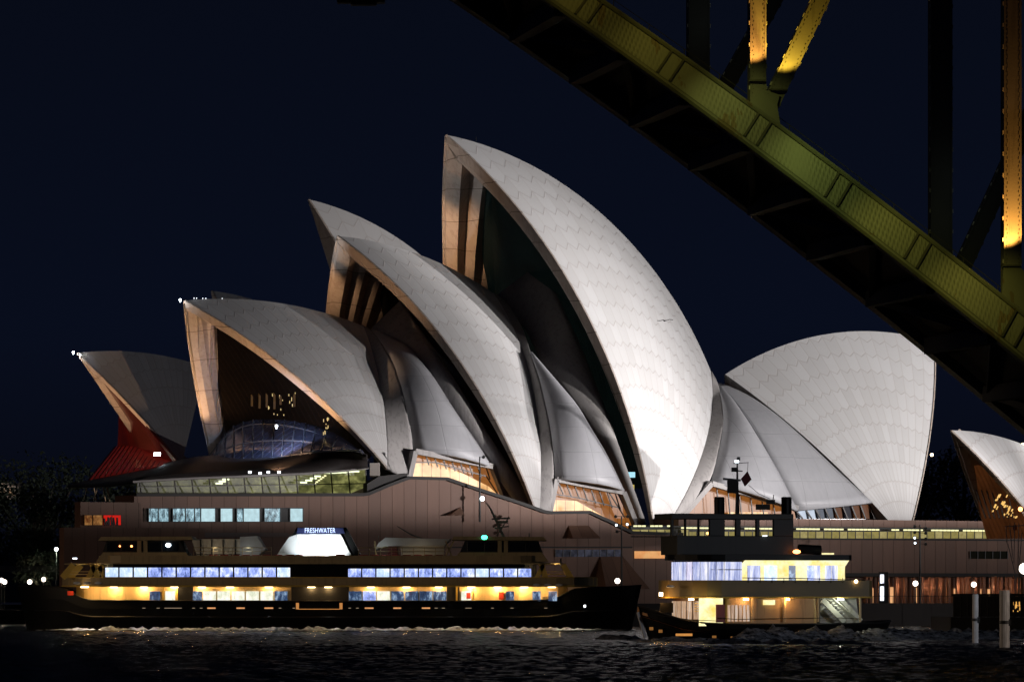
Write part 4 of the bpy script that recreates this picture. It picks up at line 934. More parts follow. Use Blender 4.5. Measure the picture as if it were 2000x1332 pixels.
fx = lambda px: (px - 1000) / 16.4
fz = lambda py: (1230.6 - py) / 16.4
def plan(x0, x1, hb, endl, n=7):
    """rounded plan outline, counter-clockwise"""
    P = []
    for k in range(n + 1): q = -math.pi / 2 + math.pi * k / n; P.append((x1 - endl + endl * math.cos(q), FY + hb * math.sin(q)))
    for k in range(n + 1): q = math.pi / 2 + math.pi * k / n; P.append((x0 + endl + endl * math.cos(q), FY + hb * math.sin(q)))
    return P
def slab(x0, x1, hb, endl, z0, z1, mat, name, par=None, **k): return MB().prism([(x, y, z0) for x, y in plan(x0, x1, hb, endl)], (0, 0, z1 - z0)).build(name, mat, par or fe, **k)
# hull
T = [(25, 5.3), (70, 5.25), (110, 5.2), (128, 4.9), (142, 4.35), (158, 3.85), (175, 3.6), (400, 3.52), (640, 3.5), (880, 3.52), (1040, 3.55), (1075, 3.7), (1092, 4.0), (1106, 4.5), (1122, 4.95), (1150, 5.1), (1200, 5.22), (1255, 5.4)]
st_ = np.r_[np.linspace(25, 60, 6)[:-1], np.linspace(60, 190, 22)[:-1], np.linspace(190, 1060, 30)[:-1], np.linspace(1060, 1130, 18)[:-1], np.linspace(1130, 1255, 14)]
rows = []
for px in st_:
    t = (px - 640) / 615.; hb = 6.6 * max(0, 1 - abs(t) ** 4.5) ** .7; zt = np.interp(px, [q[0] for q in T], [q[1] for q in T])
    x = fx(px); sec = []
    for fz_, fb, rk in ((1, 1, 0), (.72, .985, .25), (.45, .95, .55), (.15, .88, .85), (-.25, .78, 1.0)):
        z = zt * fz_ if fz_ > 0 else -1.; sec.append((x - np.sign(t) * rk * 1.2 * abs(t) ** 6, hb * fb, z))
    rows.append([np.array([sx, FY - b_, z]) for sx, b_, z in sec] + [np.array([sx, FY + b_, z]) for sx, b_, z in sec[::-1]])
m = MB(); m.grid(np.array(rows)); hl = m.build('hull', M['hull'], fe, smooth=False)
m = MB(); m.grid(np.array([[r[0] - np.array([0, 0, .5 if abs(i - 40) > 26 else .12]), r[-1] - np.array([0, 0, .5 if abs(i - 40) > 26 else .12])] for i, r in enumerate(rows)])); m.build('deck', M['deck_grey'], fe)
m = MB(); m.tube([r[0] + np.array([0, -.05, .0]) for r in rows], .07, 5); m.build('rubbing_strake', M['steel_black'], hl)
m = MB(); m.tube([r[2] + np.array([0, -.08, .0]) for r in rows[4:-3]], .10, 5); m.build('fender_strake', M['steel_black'], hl)
# scuppers and gate
M['scup'] = emis('lit_scupper', (1., .45, .18), .75, .5, 2.); M['slit'] = emis('pale_slit', (1., .75, .5), .35)
for px, w_, mt in ((413, 16, 'scup'), (470, 16, 'scup'), (525, 17, 'scup'), (721, 17, 'scup'), (776, 15, 'scup'), (832, 16, 'scup'), (866, 6, 'slit'), (338, 34, 'slit'), (281, 6, 'slit'), (309, 6, 'slit'), (378, 5, 'slit'), (393, 5, 'slit'), (547, 5, 'slit'), (574, 5, 'slit'), (683, 5, 'slit'), (698, 5, 'slit'), (852, 6, 'slit'), (915, 12, 'slit'), (962, 5, 'slit'), (1000, 6, 'slit'), (1066, 6, 'slit')):
    z = fz(1187); m = MB(); m.box((fx(px), FY - 6.62, z), (w_ / 16.4, .12, .16 if mt == 'scup' else .06)); m.build('scupper', M[mt], hl)
m = MB(); m.ball((fx(1142), FY - 4.3, fz(1183)), .2); m.build('anchor_light', M['lamp_soft'], hl)
m = MB()
for px in (581, 666): m.box((fx(px), FY - 6.7, fz(1183)), (.35, .15, .75))
m.box((fx(623), FY - 6.7, fz(1189)), (5, .1, .07)); m.build('boarding_gate', emis('gate_glow', (1, .42, .12), .5, .3), fe)  # gate glows: warm light put in as emission
# main deck house
mh = slab(fx(140), fx(1112), 5.7, 6, 3.3, 5.35, M['cream'], 'main_deck_house')
def fwin(px0, px1, y0, y1, b, mt, par, name='window', z=None):
    m = MB(); m.box(((fx(px0) + fx(px1)) / 2, FY - b, (fz(y0) + fz(y1)) / 2), ((px1 - px0) / 16.4, .08, (y1 - y0) / 16.4)); return m.build(name, M[mt], par, bevel=.06)
low = [(291, 312, 'cab_dim'), (322, 341, 'cab_warm'), (376, 394, 'cab_dim')] + [(396 + 28 * k, 421 + 28 * k, mt) for k, mt in enumerate(['cab_warm', 'cab_warm', 'cab_warm', 'cab_warm', 'cab_warm', 'cab_dim'])] + [(681 + 27.6 * k, 706 + 27.6 * k, mt) for k, mt in enumerate(['cab_dim', 'cab_blue', 'cab_warm', 'cab_dim', 'cab_dim', 'cab_dim', 'cab_dim'])] + [(901, 922, 'cab_warm'), (988, 1004, 'cab_dim'), (1040, 1056, 'cab_dim'), (1071, 1088, 'cab_dim')]
for a, b, w_ in ((344, 376, 2), (570, 680, 6.9), (874, 896, 1.5)): MB().box(((fx(a) + fx(b)) / 2, FY - 5.76, fz(1160)), (w_, .1, 1.8)).build('dark_doorway', M['dark'], mh)
for a, b, mt in low: fwin(a, b, 1154, 1173, 5.8, mt, mh)
m = MB()
for px in (318, 345, 892, 922): MB().box((fx(px), FY - 5.85, fz(1160)), (.2, .12, 1.8)).build('door_jamb', M['yellow'], mh)
m = MB(); m.box((fx(915), FY - 5.95, fz(1163)), (.5, .2, .7)); m.box((fx(979), FY - 5.95, fz(1163)), (.6, .2, .9)); m.box((fx(136), FY - 5.2, fz(1158)), (.7, .3, .5)); m.build('life_jacket_locker', simple('locker_red', (.5, .04, .02), .5), mh)
# upper deck band (bulwark) and soffit
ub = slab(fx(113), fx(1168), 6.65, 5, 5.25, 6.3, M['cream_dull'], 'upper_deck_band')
m = MB(); pl_ = plan(fx(113), fx(1168), 6.72, 5); m.tube([(x, y, 5.28) for x, y in pl_ + pl_[:1]], .1, 5); m.tube([(x, y, 6.3) for x, y in pl_ + pl_[:1]], .06, 5); m.build('band_trim', M['yellow'], ub)
for px in (150, 170, 192, 1048, 1070, 1092): MB().ball((fx(px), FY - 6.75, fz(1138 if px < 600 else 1142)), .3, 10, 6, (1.5, .4, .55)).build('lifebuoy', M['white_boat'], ub)
for px in (165, 222, 281, 340, 394, 449, 525, 608, 641, 724, 794, 857, 920, 972, 1024, 1078):
    m = MB(); m.box((fx(px), FY - 6.3, 5.16), (.9, .4, .16)); m.build('soffit_lamp', M['lamp_warm'], ub)
    en = 230 if (px < 300 or px > 900) else 110
    lamp_point('soffit_light', (fx(px), FY - 6.35, 5.0), en, (1, .60, .22), .08)
# upper cabin
uc = slab(fx(196), fx(1049), 6.35, 1.5, 6.3, 7.9, M['hull'], 'upper_cabin')
for k in range(13):
    mt = ['cab_blue2', 'cab_blue2', 'cab_blue2', 'cab_blue', 'cab_blue', 'cab_blue', 'cab_blue', 'cab_blue', 'cab_dim2', 'cab_blue', 'cab_blue', 'cab_blue', 'cab_blue2'][k]
    M.setdefault('cab_dim2', M['cab_blue'])
    fwin(205.5 + 28 * k, 230.5 + 28 * k, 1108, 1128.5, 6.4, mt, uc)
    mt = ['cab_blue', 'cab_blue', 'cab_blue2', 'cab_blue', 'cab_blue', 'cab_blue', 'cab_blue', 'cab_blue', 'cab_blue', 'cab_blue2', 'cab_blue', 'cab_blue', 'cab_blue'][k]
    fwin(680 + 27.7 * k, 705 + 27.7 * k, 1110, 1130, 6.4, mt, uc)
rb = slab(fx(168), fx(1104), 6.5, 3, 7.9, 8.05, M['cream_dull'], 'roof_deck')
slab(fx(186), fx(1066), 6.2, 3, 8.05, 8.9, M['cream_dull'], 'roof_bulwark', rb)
# open ends with raked yellow posts
m = MB()
for x0, x1, w_ in ((121, 143, .75), (172, 186, .6), (190, 178, .5), (1116, 1100, .6), (1066, 1058, .6), (1048, 1062, .5)):
    for s_ in (-5.9, 5.9): MB().bar((fx(x0), FY + s_, fz(1128)), (fx(x1), FY + s_, fz(1102)), w_, .25, (1, 0, 0)).build('raked_post', M['yellow'], fe)
m = MB()
for y, zz in ((-5.8, 6.7), (5.8, 6.7), (-5.8, 7.0)):
    m.tube([(fx(122), FY + y, zz), (fx(196), FY + y, zz)], .05, 5); m.tube([(fx(1050), FY + y, zz), (fx(1116), FY + y, zz)], .05, 5)
m.build('end_rail', M['cream'], fe)
slab(fx(118), fx(200), 5.5, 2, 7.85, 8.0, M['cream_dull'], 'end_awning'); slab(fx(1046), fx(1102), 5.5, 2, 7.85, 8.0, M['cream_dull'], 'end_awning')
slab(fx(1100), fx(1170), 4.2, 3, 5.3, 6.25, M['yellow'], 'foredeck_locker')
for px in (155, 185, 1070, 1090): lamp_point('end_deck_light', (fx(px), FY - 4.6, 7.6), 90, (1, .75, .35), .1)
# wheelhouses
def prism_x(P, b, mat, name, par=fe, off=0, **k):   # side profile extruded across the beam
    return MB().prism([(fx(x), FY - b + off, fz(y)) for x, y in P], (0, 2 * b, 0)).build(name, mat, par, **k)
for s, (A, B_) in enumerate((((178, 372), (1, 1)), ((1068, 885), (1, 1)))):
    f_ = (lambda x: x) if s == 0 else (lambda x: 1258 - x + (0))
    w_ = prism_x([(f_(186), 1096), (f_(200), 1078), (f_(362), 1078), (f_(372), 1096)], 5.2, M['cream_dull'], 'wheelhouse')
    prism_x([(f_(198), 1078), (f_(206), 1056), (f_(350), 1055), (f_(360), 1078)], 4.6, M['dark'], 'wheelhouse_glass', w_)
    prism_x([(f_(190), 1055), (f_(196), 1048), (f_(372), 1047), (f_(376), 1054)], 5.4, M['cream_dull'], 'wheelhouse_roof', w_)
    for x0, x1 in ((206, 232), (234, 268), (284, 312), (314, 346)):
        fwin(f_(x0) if s == 0 else f_(x1), f_(x1) if s == 0 else f_(x0), 1058, 1076, 4.66, 'boat_glass', w_)
    m = MB()
    for x in (270, 282): m.bar((fx(f_(x)), FY - 4.75, fz(1078)), (fx(f_(x)), FY - 4.75, fz(1055)), .5, .1, (1, 0, 0))
    m.build('pillar', M['cream_dull'], w_)
m = MB(); m.ball((fx(327), FY - 4.9, fz(1064)), .28, 10, 7, (1.2, .5, .9)); m.build('cabin_lamp', M['lamp_soft2'], fe)
for px, rr in ((232, .1), (255, .13)): MB().ball((fx(px), FY - 4.8, fz(1066)), rr).build('instrument_lamp', M['lamp_orange'], fe)
for px, py in ((143, 1090),): m = MB(); m.box((fx(px), FY - 4, fz(py)), (.5, .1, .15)); m.build('deck_lamp', M['lamp_soft2'], fe)
m = MB(); m.ball((fx(946), FY - 5.3, fz(1049)), .3, 10, 7, (1.3, 1, .9)); m.build('starboard_light', emis('green_lamp', (.05, 1., .5), 7.), fe)
# canopies over open top deck
M['canvas'] = simple('pale_canopy', (.55, .50, .40), .6, .1); M['canvas_g'] = simple('grey_canopy', (.45, .46, .46), .6, .1)
cp = prism_x([(372, 1052), (467, 1052), (467, 1090), (384, 1090)], 4.4, M['canvas'], 'top_deck_shelter')
m = MB()
for x in (390, 412, 434, 458): m.box((fx(x), FY - 4.5, fz(1071)), (.14, .08, 2.2))
m.box((fx(425), FY - 4.5, fz(1082)), (5.2, .08, .08)); m.build('shelter_frame', M['steel_black'], cp)
prism_x([(467, 1048), (500, 1046), (516, 1072), (500, 1086), (467, 1088)], 4.4, M['canvas_g'], 'sloping_canopy')
cp2 = prism_x([(752, 1049), (880, 1052), (868, 1064), (750, 1066), (731, 1074), (738, 1060)], 4.4, M['canvas_g'], 'sloping_canopy')
prism_x([(780, 1064), (868, 1062), (866, 1086), (784, 1086)], 3.6, M['canvas'], 'top_deck_shelter')
prism_x([(758, 1060), (774, 1060), (776, 1086), (756, 1086)], 3.8, simple('dark_red_door', (.12, .02, .02), .5), 'shelter_door')
for x0, x1 in ((866, 886), (884, 870), (735, 731)): MB().bar((fx(x0), FY - 4.5, fz(1092)), (fx(x1), FY - 4.5, fz(1056)), .18, .12, (1, 0, 0)).build('canopy_post', M['cream_dull'], fe)
for x0, x1 in ((378, 530), (700, 872)):
    m = MB(); m.tube([(fx(x0), FY - 6.1, 9.85), (fx(x1), FY - 6.1, 9.85)], .05, 5); m.tube([(fx(x0), FY - 6.1, 9.4), (fx(x1), FY - 6.1, 9.4)], .035, 5)
    for k in range(9): x = fx(x0 + (x1 - x0) * k / 8); m.tube([(x, FY - 6.1, 8.9), (x, FY - 6.1, 9.85)], .04, 5)
    m.build('deck_rail', M['cream_dull'], fe)
# rows of red seats
for k in range(22):
    px = 408 + k * 21
    if 560 < px < 685 and px not in (576,): continue
    if px > 862: break
    m = MB(); m.box((fx(px + 8), FY - 5.4, fz(1094)), (1.0, .5, .12)); m.box((fx(px + 8), FY - 5.2, fz(1089)), (1.02, .12, .75)); m.build('seat', M['red_seat'], fe, bevel=.05)
for px in (566, 664): m = MB(); m.box((fx(px), FY - 5.4, fz(1090)), (1.05, .5, .95)); m.build('seat', M['red_seat'], fe, bevel=.05)
# funnel casing
prism_x([(536, 1086), (562, 1048), (586, 1040), (600, 1096), (540, 1096)], 2.8, M['canvas_g'], 'funnel_wing')
fu = prism_x([(583, 1098), (582, 1060), (577, 1042), (664, 1042), (684, 1082), (678, 1088), (660, 1098)], 3.0, M['white_boat'], 'funnel', bevel=.08)
prism_x([(566, 1048), (577, 1029), (674, 1029), (705, 1088), (688, 1088), (664, 1042), (577, 1042)], 2.6, M['hull'], 'funnel_cap', fu)
prism_x([(577, 1041), (579, 1030), (668, 1030), (672, 1041)], 3.1, M['navy'], 'name_board', fu)
cu = bpy.data.curves.new('name_lettering', 'FONT'); cu.body = 'FRESHWATER'; cu.size = .84; cu.extrude = .02; cu.align_x = 'CENTER'; cu.space_character = 1.05
M['letters'] = emis('lit_lettering', (.55, .68, 1.), 2.2); to = bpy.data.objects.new('name_lettering', cu)
bpy.context.view_layer.update(); me = bpy.data.meshes.new_from_object(to); bpy.data.objects.remove(to)
xs_ = [v.co.x for v in me.vertices]; k_ = 3.65 / (max(xs_) - min(xs_))
for v in me.vertices: v.co = (v.co.x * k_, v.co.z * -1, v.co.y)
me.materials.clear(); me.materials.append(M['letters']); to = bpy.data.objects.new('name_lettering', me); sc.collection.objects.link(to); to.parent = fu
to.location = (fx(623) - FX, -3.16, fz(1039.5))
for px in (596, 622, 650): lamp_spot('funnel_floodlight', (fx(px), FY - 5.6, 9.3), (fx(px), FY - 2.8, 10.6), 900, (.88, .96, 1.), 100, .6, .08)
m = MB(); m.box((fx(622), FY - 5.2, fz(1099)), (4.2, .2, .15)); m.build('funnel_lamp', M['lamp_soft2'], fe)
lamp_point('canopy_light', (fx(485), FY - 6.2, 9.7), 20, (.9, 1, 1), .2); lamp_point('canopy_light', (fx(420), FY - 6.2, 9.7), 18, (1, .9, .7), .2); lamp_point('canopy_light', (fx(745), FY - 6, 10), 22, (.9, 1, 1), .2); lamp_point('canopy_light', (fx(820), FY - 5.6, 9.7), 10, (1, .85, .6), .2)
lamp_point('canopy_light', (fx(552), FY - 5, 9.8), 30, (.9, 1, 1), .2)
# masts
m = MB(); m.tube([(fx(985), FY, fz(1050)), (fx(958), FY, fz(992)), (fx(948), FY, fz(978))], [.18, .12, .06], 7)
m.bar((fx(960), FY, fz(1012)), (fx(996), FY, fz(1010)), .2, .2, (0, 1, 0)); m.box((fx(982), FY, fz(1018)), (1.2, 1.2, .3)); m.bar((fx(966), FY, fz(1030)), (fx(994), FY, fz(1026)), .15, .15, (0, 1, 0))
m.tube([(fx(970), FY, fz(1045)), (fx(994), FY, fz(1008))], .08, 5); m.build('radar_mast', M['steel_grey'], fe)
m = MB(); m.tube([(fx(774), FY, fz(1026)), (fx(800), FY, fz(1042)), (fx(860), FY, fz(1066))], [.05, .1, .14], 6); m.build('derrick', M['steel_grey'], fe)
m = MB(); m.tube([(fx(738), FY - 3, fz(1062)), (fx(738), FY - 3, fz(1045))], .04, 5); m.tube([(fx(1034), FY - 3, fz(1050)), (fx(1034), FY - 3, fz(1040))], .08, 5); m.tube([(fx(1096), FY - 3, fz(1102)), (fx(1096), FY - 3, fz(1090))], .12, 5); m.build('aerial', M['steel_grey'], fe)

# ================================================================== SMALL FERRY
FF = Fr(at(1503, HZ, 538) * np.array([1, 1, 0]), .30)
sf = thing('harbour_ferry', 'smaller ferry seen bow on the left with yellow lit decks and a dark square wheelhouse', 'ferry', FF.O)
aB = FF.a_at(1247, 0); aS = FF.a_at(1740, 0); Lh = aB - aS; am = (aB + aS) / 2
HB = 4.7
TZ = [(-1, 1.8), (-.8, 1.6), (-.5, 1.55), (0, 1.5), (.4, 1.52), (.6, 1.62), (.76, 1.95), (.88, 2.5), (1, 3.15)]
rows = []
for t in np.linspace(-1, 1, 49):
    hb = HB * max(0, 1 - abs(t) ** 3.2) ** .62; zt = np.interp(t, [q[0] for q in TZ], [q[1] for q in TZ])
    sec = []
    for fz_, fb, rk in ((1, 1, 0), (.7, .97, .3), (.4, .9, .7), (.12, .78, 1.0), (-.3, .6, 1.15)):
        z = zt * fz_ if fz_ > 0 else -.7; sec.append((am + t * Lh / 2 - np.sign(t) * rk * .9 * abs(t) ** 5, hb * fb, z))
    rows.append([FF.pt(a, b, z) for a, b, z in sec] + [FF.pt(a, -b, z) for a, b, z in sec[::-1]])
m = MB(); m.grid(np.array(rows)); sh = m.build('hull', M['hull'], sf)
m = MB(); m.grid(np.array([[r[0] * 1. - np.array([0, 0, .85]), r[-1] - np.array([0, 0, .85])] for r in rows])); m.build('deck', simple('varnished_deck', (.35, .16, .05), .5), sf)
m = MB(); m.grid(np.array([[r[0] - np.array([0, 0, .04]) - FF.w * .3, r[0] - np.array([0, 0, .7]) - FF.w * .4] for r in rows[30:]])); m.grid(np.array([[r[-1] - np.array([0, 0, .04]) + FF.w * .12, r[-1] - np.array([0, 0, .7]) + FF.w * .2] for r in rows[30:]])); m.build('bulwark_lining', simple('varnished_bulwark', (.55, .26, .08), .5), sf)
m = MB(); m.tube([r[0] + FF.w * .04 for r in rows], .09, 6); m.tube([r[-1] - FF.w * .04 for r in rows], .09, 6); m.build('rubbing_strake', M['steel_black'], sh)
for px, py, w_, h_ in ((1272, 1227, .28, .28), (1290, 1232, .28, .28), (1336, 1239, 1.5, .22), (1395, 1243, .3, .22), (1432, 1244, .4, .15), (1495, 1239, .45, .25), (1562, 1236, .5, .25)):
    b_ = {1272: 1.9, 1290: 2.6, 1336: 3.6}.get(px, 4.55); c = FF.P(px, py, b_ + .12); m = MB(); m.box(c, (w_, .3, h_), (FF.u, FF.w, np.array([0, 0, 1.]))); m.build('scupper', emis('scupper_glow', (1., .42, .1), .6 if w_ > 1 else .22, .4, 3.), sh)
m = MB(); m.bar(FF.pt(aB + .1, .15, 2.6), FF.pt(aB - .6, .15, .3), .25, .25, FF.w); m.build('bow_fender', M['white_paint'], sh)
def fplan(a0, a1, hb, el, n=10, bluntrear=True):
    P = []
    for k in range(n + 1): q = -math.pi / 2 + math.pi * k / n; P.append((a1 - el + el * math.cos(q), hb * math.sin(q)))
    P += [(a0 + .4, hb), (a0, hb - .4), (a0, -hb + .4), (a0 + .4, -hb)]
    return P
def fslab(a0, a1, hb, el, z0, z1, mat, name, par=None, **k): return MB().prism([FF.pt(a, b, z0) for a, b in fplan(a0, a1, hb, el)], (0, 0, z1 - z0)).build(name, mat, par or sf, **k)
A = lambda px, b=4.2: FF.a_at(px, b)
Z = lambda px, py, b=4.2: FF.z_at(px, py, b)
zM0, zM1 = 1.4, Z(1500, 1166); zU0, zU1 = Z(1500, 1136), Z(1500, 1096); zR = Z(1500, 1083)
# main deck: cabin with curved front, saloon, open stern with stair
mdc = fslab(A(1418), A(1322, .6), 3.7, 3.4, zM0 - .3, zM1, simple('dark_varnish', (.10, .05, .025), .5), 'front_cabin')
M['fer_pane'] = cabin_glow('cabin_curtain_window', (.25, .12, .05), (.8, .5, .3), (.95, .85, .75), .62, (3.5, 3.5, .3)); M['fer_blue'] = cabin_glow('cool_striped_window', (.05, .07, .25), (.45, .5, .8), (1, .97, 1.), 1.05, (3., 3., .25)); M['fer_yel'] = emis('yellow_lit_wall', (1., .74, .16), 1.15, .35, .7, (1., .97, .62))  # yellow wall glows: its light is put in as emission
def curved_panes(pts, z0, z1, mat, par, gap=.06, off=.06, name='window'):
    for (a0_, b0_), (a1_, b1_) in zip(pts[:-1], pts[1:]):
        p, q = FF.pt(a0_, b0_, 0), FF.pt(a1_, b1_, 0); t = (q - p) / np.linalg.norm(q - p); nn = np.array([t[1], -t[0], 0]);
        if nn[1] > 0: nn = -nn
        p2, q2 = p + t * gap + nn * off, q - t * gap + nn * off
        MB().prism([p2 + [0, 0, z0], q2 + [0, 0, z0], q2 + [0, 0, z1], p2 + [0, 0, z1]], nn * .03).build(name, M[mat], par)
def arc(a1, el, hb, q0, q1, n): return [(a1 - el + el * math.cos(q), hb * math.sin(q)) for q in np.linspace(q0, q1, n + 1)]
curved_panes(arc(A(1322, .6), 3.4, 3.7, -.2, 1.5, 9), zM0 + .55, zM1 - .35, 'fer_pane', mdc)
m = MB(); pp = arc(A(1322, .6), 3.46, 3.8, -.2, 1.5, 10); m.tube([FF.pt(a, b, (zM0 + zM1) / 2 + .35) for a, b in pp], .035, 4); m.build('glazing_bar', M['steel_black'], mdc)
sal = fslab(A(1600), A(1418), 3.9, .4, zM0 - .3, zM1, simple('tan_paint', (.50, .32, .14), .55, .12, .8, grime=.3), 'saloon')
MB().prism([FF.P(1366, 1166, 4.1), FF.P(1412, 1166, 4.1), FF.P(1412, 1222, 4.1), FF.P(1366, 1222, 4.1)], -FF.w * .15).build('lit_entrance_wall', M['fer_yel'], sf)
MB().prism([FF.P(1399, 1180, 4.3), FF.P(1416, 1180, 4.3), FF.P(1416, 1215, 4.3), FF.P(1399, 1215, 4.3)], -FF.w * .15).build('red_locker', simple('maroon_paint', (.16, .01, .01), .5), sf)
curved_panes([(A(1420 + 7.5 * k, 4), 3.92) for k in range(7)], Z(1440, 1213), Z(1440, 1181), 'fer_pane', sal)
for px in (1350, 1457, 1537): 
    MB().box(FF.P(px, 1170, 4.3), (.5, .3, .18)).build('deck_lamp', M['lamp_warm'], sf); lamp_point('deck_light', FF.P(px, 1174, 4.75), 42, (1, .52, .18), .1)
MB().box(FF.P(1291, 1160, 2.2), (.35, .2, .35)).build('bow_lamp', M['lamp_warm'], sf); lamp_point('deck_light', FF.P(1291, 1172, 1.5), 90, (1, .5, .15), .1)
lamp_point('deck_light', FF.P(1385, 1176, 5.0), 30, (1, .85, .3), .1)
MB().box(FF.P(1502, 1176, 4.15), (1.1, .2, .45)).build('exit_panel', M['fer_yel'], sal)
m = MB()
for px in (1470, 1533, 1598, 1680): m.bar(FF.P(px, 1214, 4.35), FF.P(px, 1164, 4.35), .16, .16, FF.w)
m.build('stanchion', M['cream'], sf)
# stair up to the upper deck
sw = simple('pale_stair_paint', (.6, .6, .5), .5); m = MB()
m.bar(FF.P(1606, 1170, 3.9), FF.P(1650, 1214, 3.9), .5, .12, FF.w * 0 + np.array([0, 0, 1.])); m.bar(FF.P(1640, 1168, 3.0), FF.P(1682, 1212, 3.0), .4, .12, np.array([0, 0, 1.]))
for k in range(9): m.box(FF.P(1618 + 5.2 * k, 1172 + 5.0 * k, 3.5), (.35, 1.2, .06), (FF.u, FF.w, np.array([0, 0, 1.])))
m.tube([FF.P(1622, 1163, 4.0), FF.P(1676, 1210, 4.0)], .04, 5); m.build('stair', sw, sf)
MB().prism([FF.P(1602, 1166, 2.2), FF.P(1672, 1166, 2.2), FF.P(1678, 1216, 2.2), FF.P(1602, 1216, 2.2)], -FF.w * .15).build('stair_bulkhead', sw, sf)
MB().box(FF.P(1642, 1170, 3.9), (.6, .3, .18)).build('deck_lamp', M['lamp_soft'], sf); lamp_point('deck_light', FF.P(1640, 1174, 4.6), 75, (.95, 1, .82), .1)
m = MB(); m.tube([FF.P(x, y, 4.6) for x, y in ((1400, 1206), (1440, 1209), (1540, 1207), (1640, 1206), (1680, 1208))], .035, 5)
m.tube([FF.P(x, y, b_) for x, y, b_ in ((1262, 1196, 1), (1300, 1203, 3), (1350, 1210, 4.3), (1400, 1212, 4.6))], .03, 5); m.build('hand_rail', M['steel_black'], sf)
m = MB()
for k in range(4): m.box(FF.P(1362, 1178 + 5 * k, 3.7), (.5, .2, .08))
m.build('louvre', M['cream'], sf)
m = MB(); m.box(FF.pt(aB - 2.6, .3, 3.0), (1.2, 1.0, .9)); m.build('anchor_winch', M['hull'], sf)
# upper deck bulwark
ud = fslab(A(1703), A(1296, .6), 4.6, 4.2, zM1 - .05, zU0 + .15, simple('olive_paint', (.20, .15, .06), .55, .1), 'upper_deck_band')
m = MB(); pp = fplan(A(1703), A(1296, .6), 4.66, 4.2); m.tube([FF.pt(a, b, zM1) for a, b in pp + pp[:1]], .07, 5); m.build('band_trim', M['yellow'], ud)
m = MB(); m.ball(FF.P(1309, 1145, 3.0), .33, 10, 6, (1.2, 1, .4)); m.build('life_raft_cover', M['white_boat'], ud)
# upper cabin: curved front, bright yellow rear saloon
uf = fslab(A(1452), A(1322, .6), 4.1, 3.8, zU0, zU1 + .1, M['hull'], 'upper_front_cabin')
curved_panes(arc(A(1322, .6), 3.8, 4.1, -.25, 1.45, 9) + [(A(1450, 4.1) + .05, 4.12)], zU0 + .1, zU1 - .05, 'fer_blue', uf, .02)
m = MB(); pp = arc(A(1322, .6), 3.9, 4.2, -.25, 1.5, 10) + [(A(1452), 4.2)]; m.tube([FF.pt(a, b, zU1 - .75) for a, b in pp], .04, 4); m.build('glazing_bar', M['steel_black'], uf)
ur = fslab(A(1658), A(1452), 3.7, .4, zU0, zU1 + .3, M['yellow'], 'upper_rear_saloon')
MB().prism([FF.P(1450, 1138, 4.3), FF.P(1450, 1100, 4.3), FF.P(1458, 1092, 4.3), FF.P(1660, 1092, 4.3), FF.P(1652, 1104, 4.3), FF.P(1650, 1106, 3.9), FF.P(1650, 1138, 3.9)], -FF.w * .2).build('lit_side_wall', M['fer_yel'], ur)
for x0, x1, mt in ((1460, 1485, 'fer_blue'), (1493, 1518, 'cab_blue2'), (1541, 1554, 'cab_dim'), (1577, 1589, 'cab_blue'), (1589, 1602, 'fer_blue'), (1612, 1624, 'fer_blue'), (1625, 1636, 'fer_blue')):
    MB().prism([FF.P(x0, 1134, 4.45), FF.P(x1, 1134, 4.45), FF.P(x1, 1104, 4.45), FF.P(x0, 1104, 4.45)], -FF.w * .08).build('window', M[mt], ur)
m = MB()
for k in range(9): x = 1462 + 23 * k; m.tube([FF.P(x, 1138, 4.7), FF.P(x, 1128, 4.7)], .03, 4)
m.tube([FF.P(1450, 1128, 4.7), FF.P(1560, 1129, 4.7), FF.P(1690, 1133, 4.7)], .04, 5); m.build('upper_rail', M['steel_black'], sf)
MB().ball(FF.P(1672, 1135, 4.75), .17).build('rail_lamp', M['lamp_warm'], sf)
rf = fslab(A(1664), A(1308, .6), 4.5, 4.0, zU1 + .1, zR, M['hull'], 'roof')
lamp_point('roof_soffit_light', FF.P(1560, 1100, 5.0), 30, (1, .95, .6), .1)
m = MB(); m.tube([FF.P(1560, 1072, 1.5), FF.P(1602, 1074, 1.5)], .45, 12); m.box(FF.P(1580, 1080, 1.5), (2.2, 1, .2)); m.build('life_raft', M['hull'], sf)
MB().box(FF.P(1617, 1081, 3), (1.1, .5, .15)).build('roof_hatch_light', M['fer_yel'], sf); MB().ball(FF.P(1556, 1077, 3), .24, 10, 6, (1.5, 1, .8)).build('port_light', M['lamp_orange'], sf)
# wheelhouse block
M['wh'] = simple('wheelhouse_grey', (.026, .027, .023), .6, .15, .5, grime=.2)
zW1 = FF.z_at(1450, 1003, 2.2)
def fbox(px0, px1, b0, b1, z0, z1, mat, name, par): a0_, a1_ = A(px0, b1), A(px1, b1); return MB().prism([FF.pt(a0_, b1, z0), FF.pt(a1_, b1, z0), FF.pt(a1_, b1, z1), FF.pt(a0_, b1, z1)], -FF.w * (b1 - b0)).build(name, mat, par, bevel=.05)
wh = thing_wh = fbox(1322, 1550, -2.3, 2.3, zR, FF.z_at(1450, 1046, 2.3), M['wh'], 'wheelhouse', sf)
zg0, zg1 = FF.z_at(1450, 1046, 2.3), FF.z_at(1450, 1014, 2.3)
for x0, x1 in ((1311, 1316), (1338, 1341), (1364, 1367), (1386, 1416), (1437, 1447), (1477, 1484), (1511, 1550)):
    fbox(x0, x1, 1.9, 2.3, zg0 - .02, zg1 + .02, M['wh'], 'window_pillar', wh); fbox(x0, x1, -2.3, -1.9, zg0 - .02, zg1 + .02, M['wh'], 'window_pillar', wh)
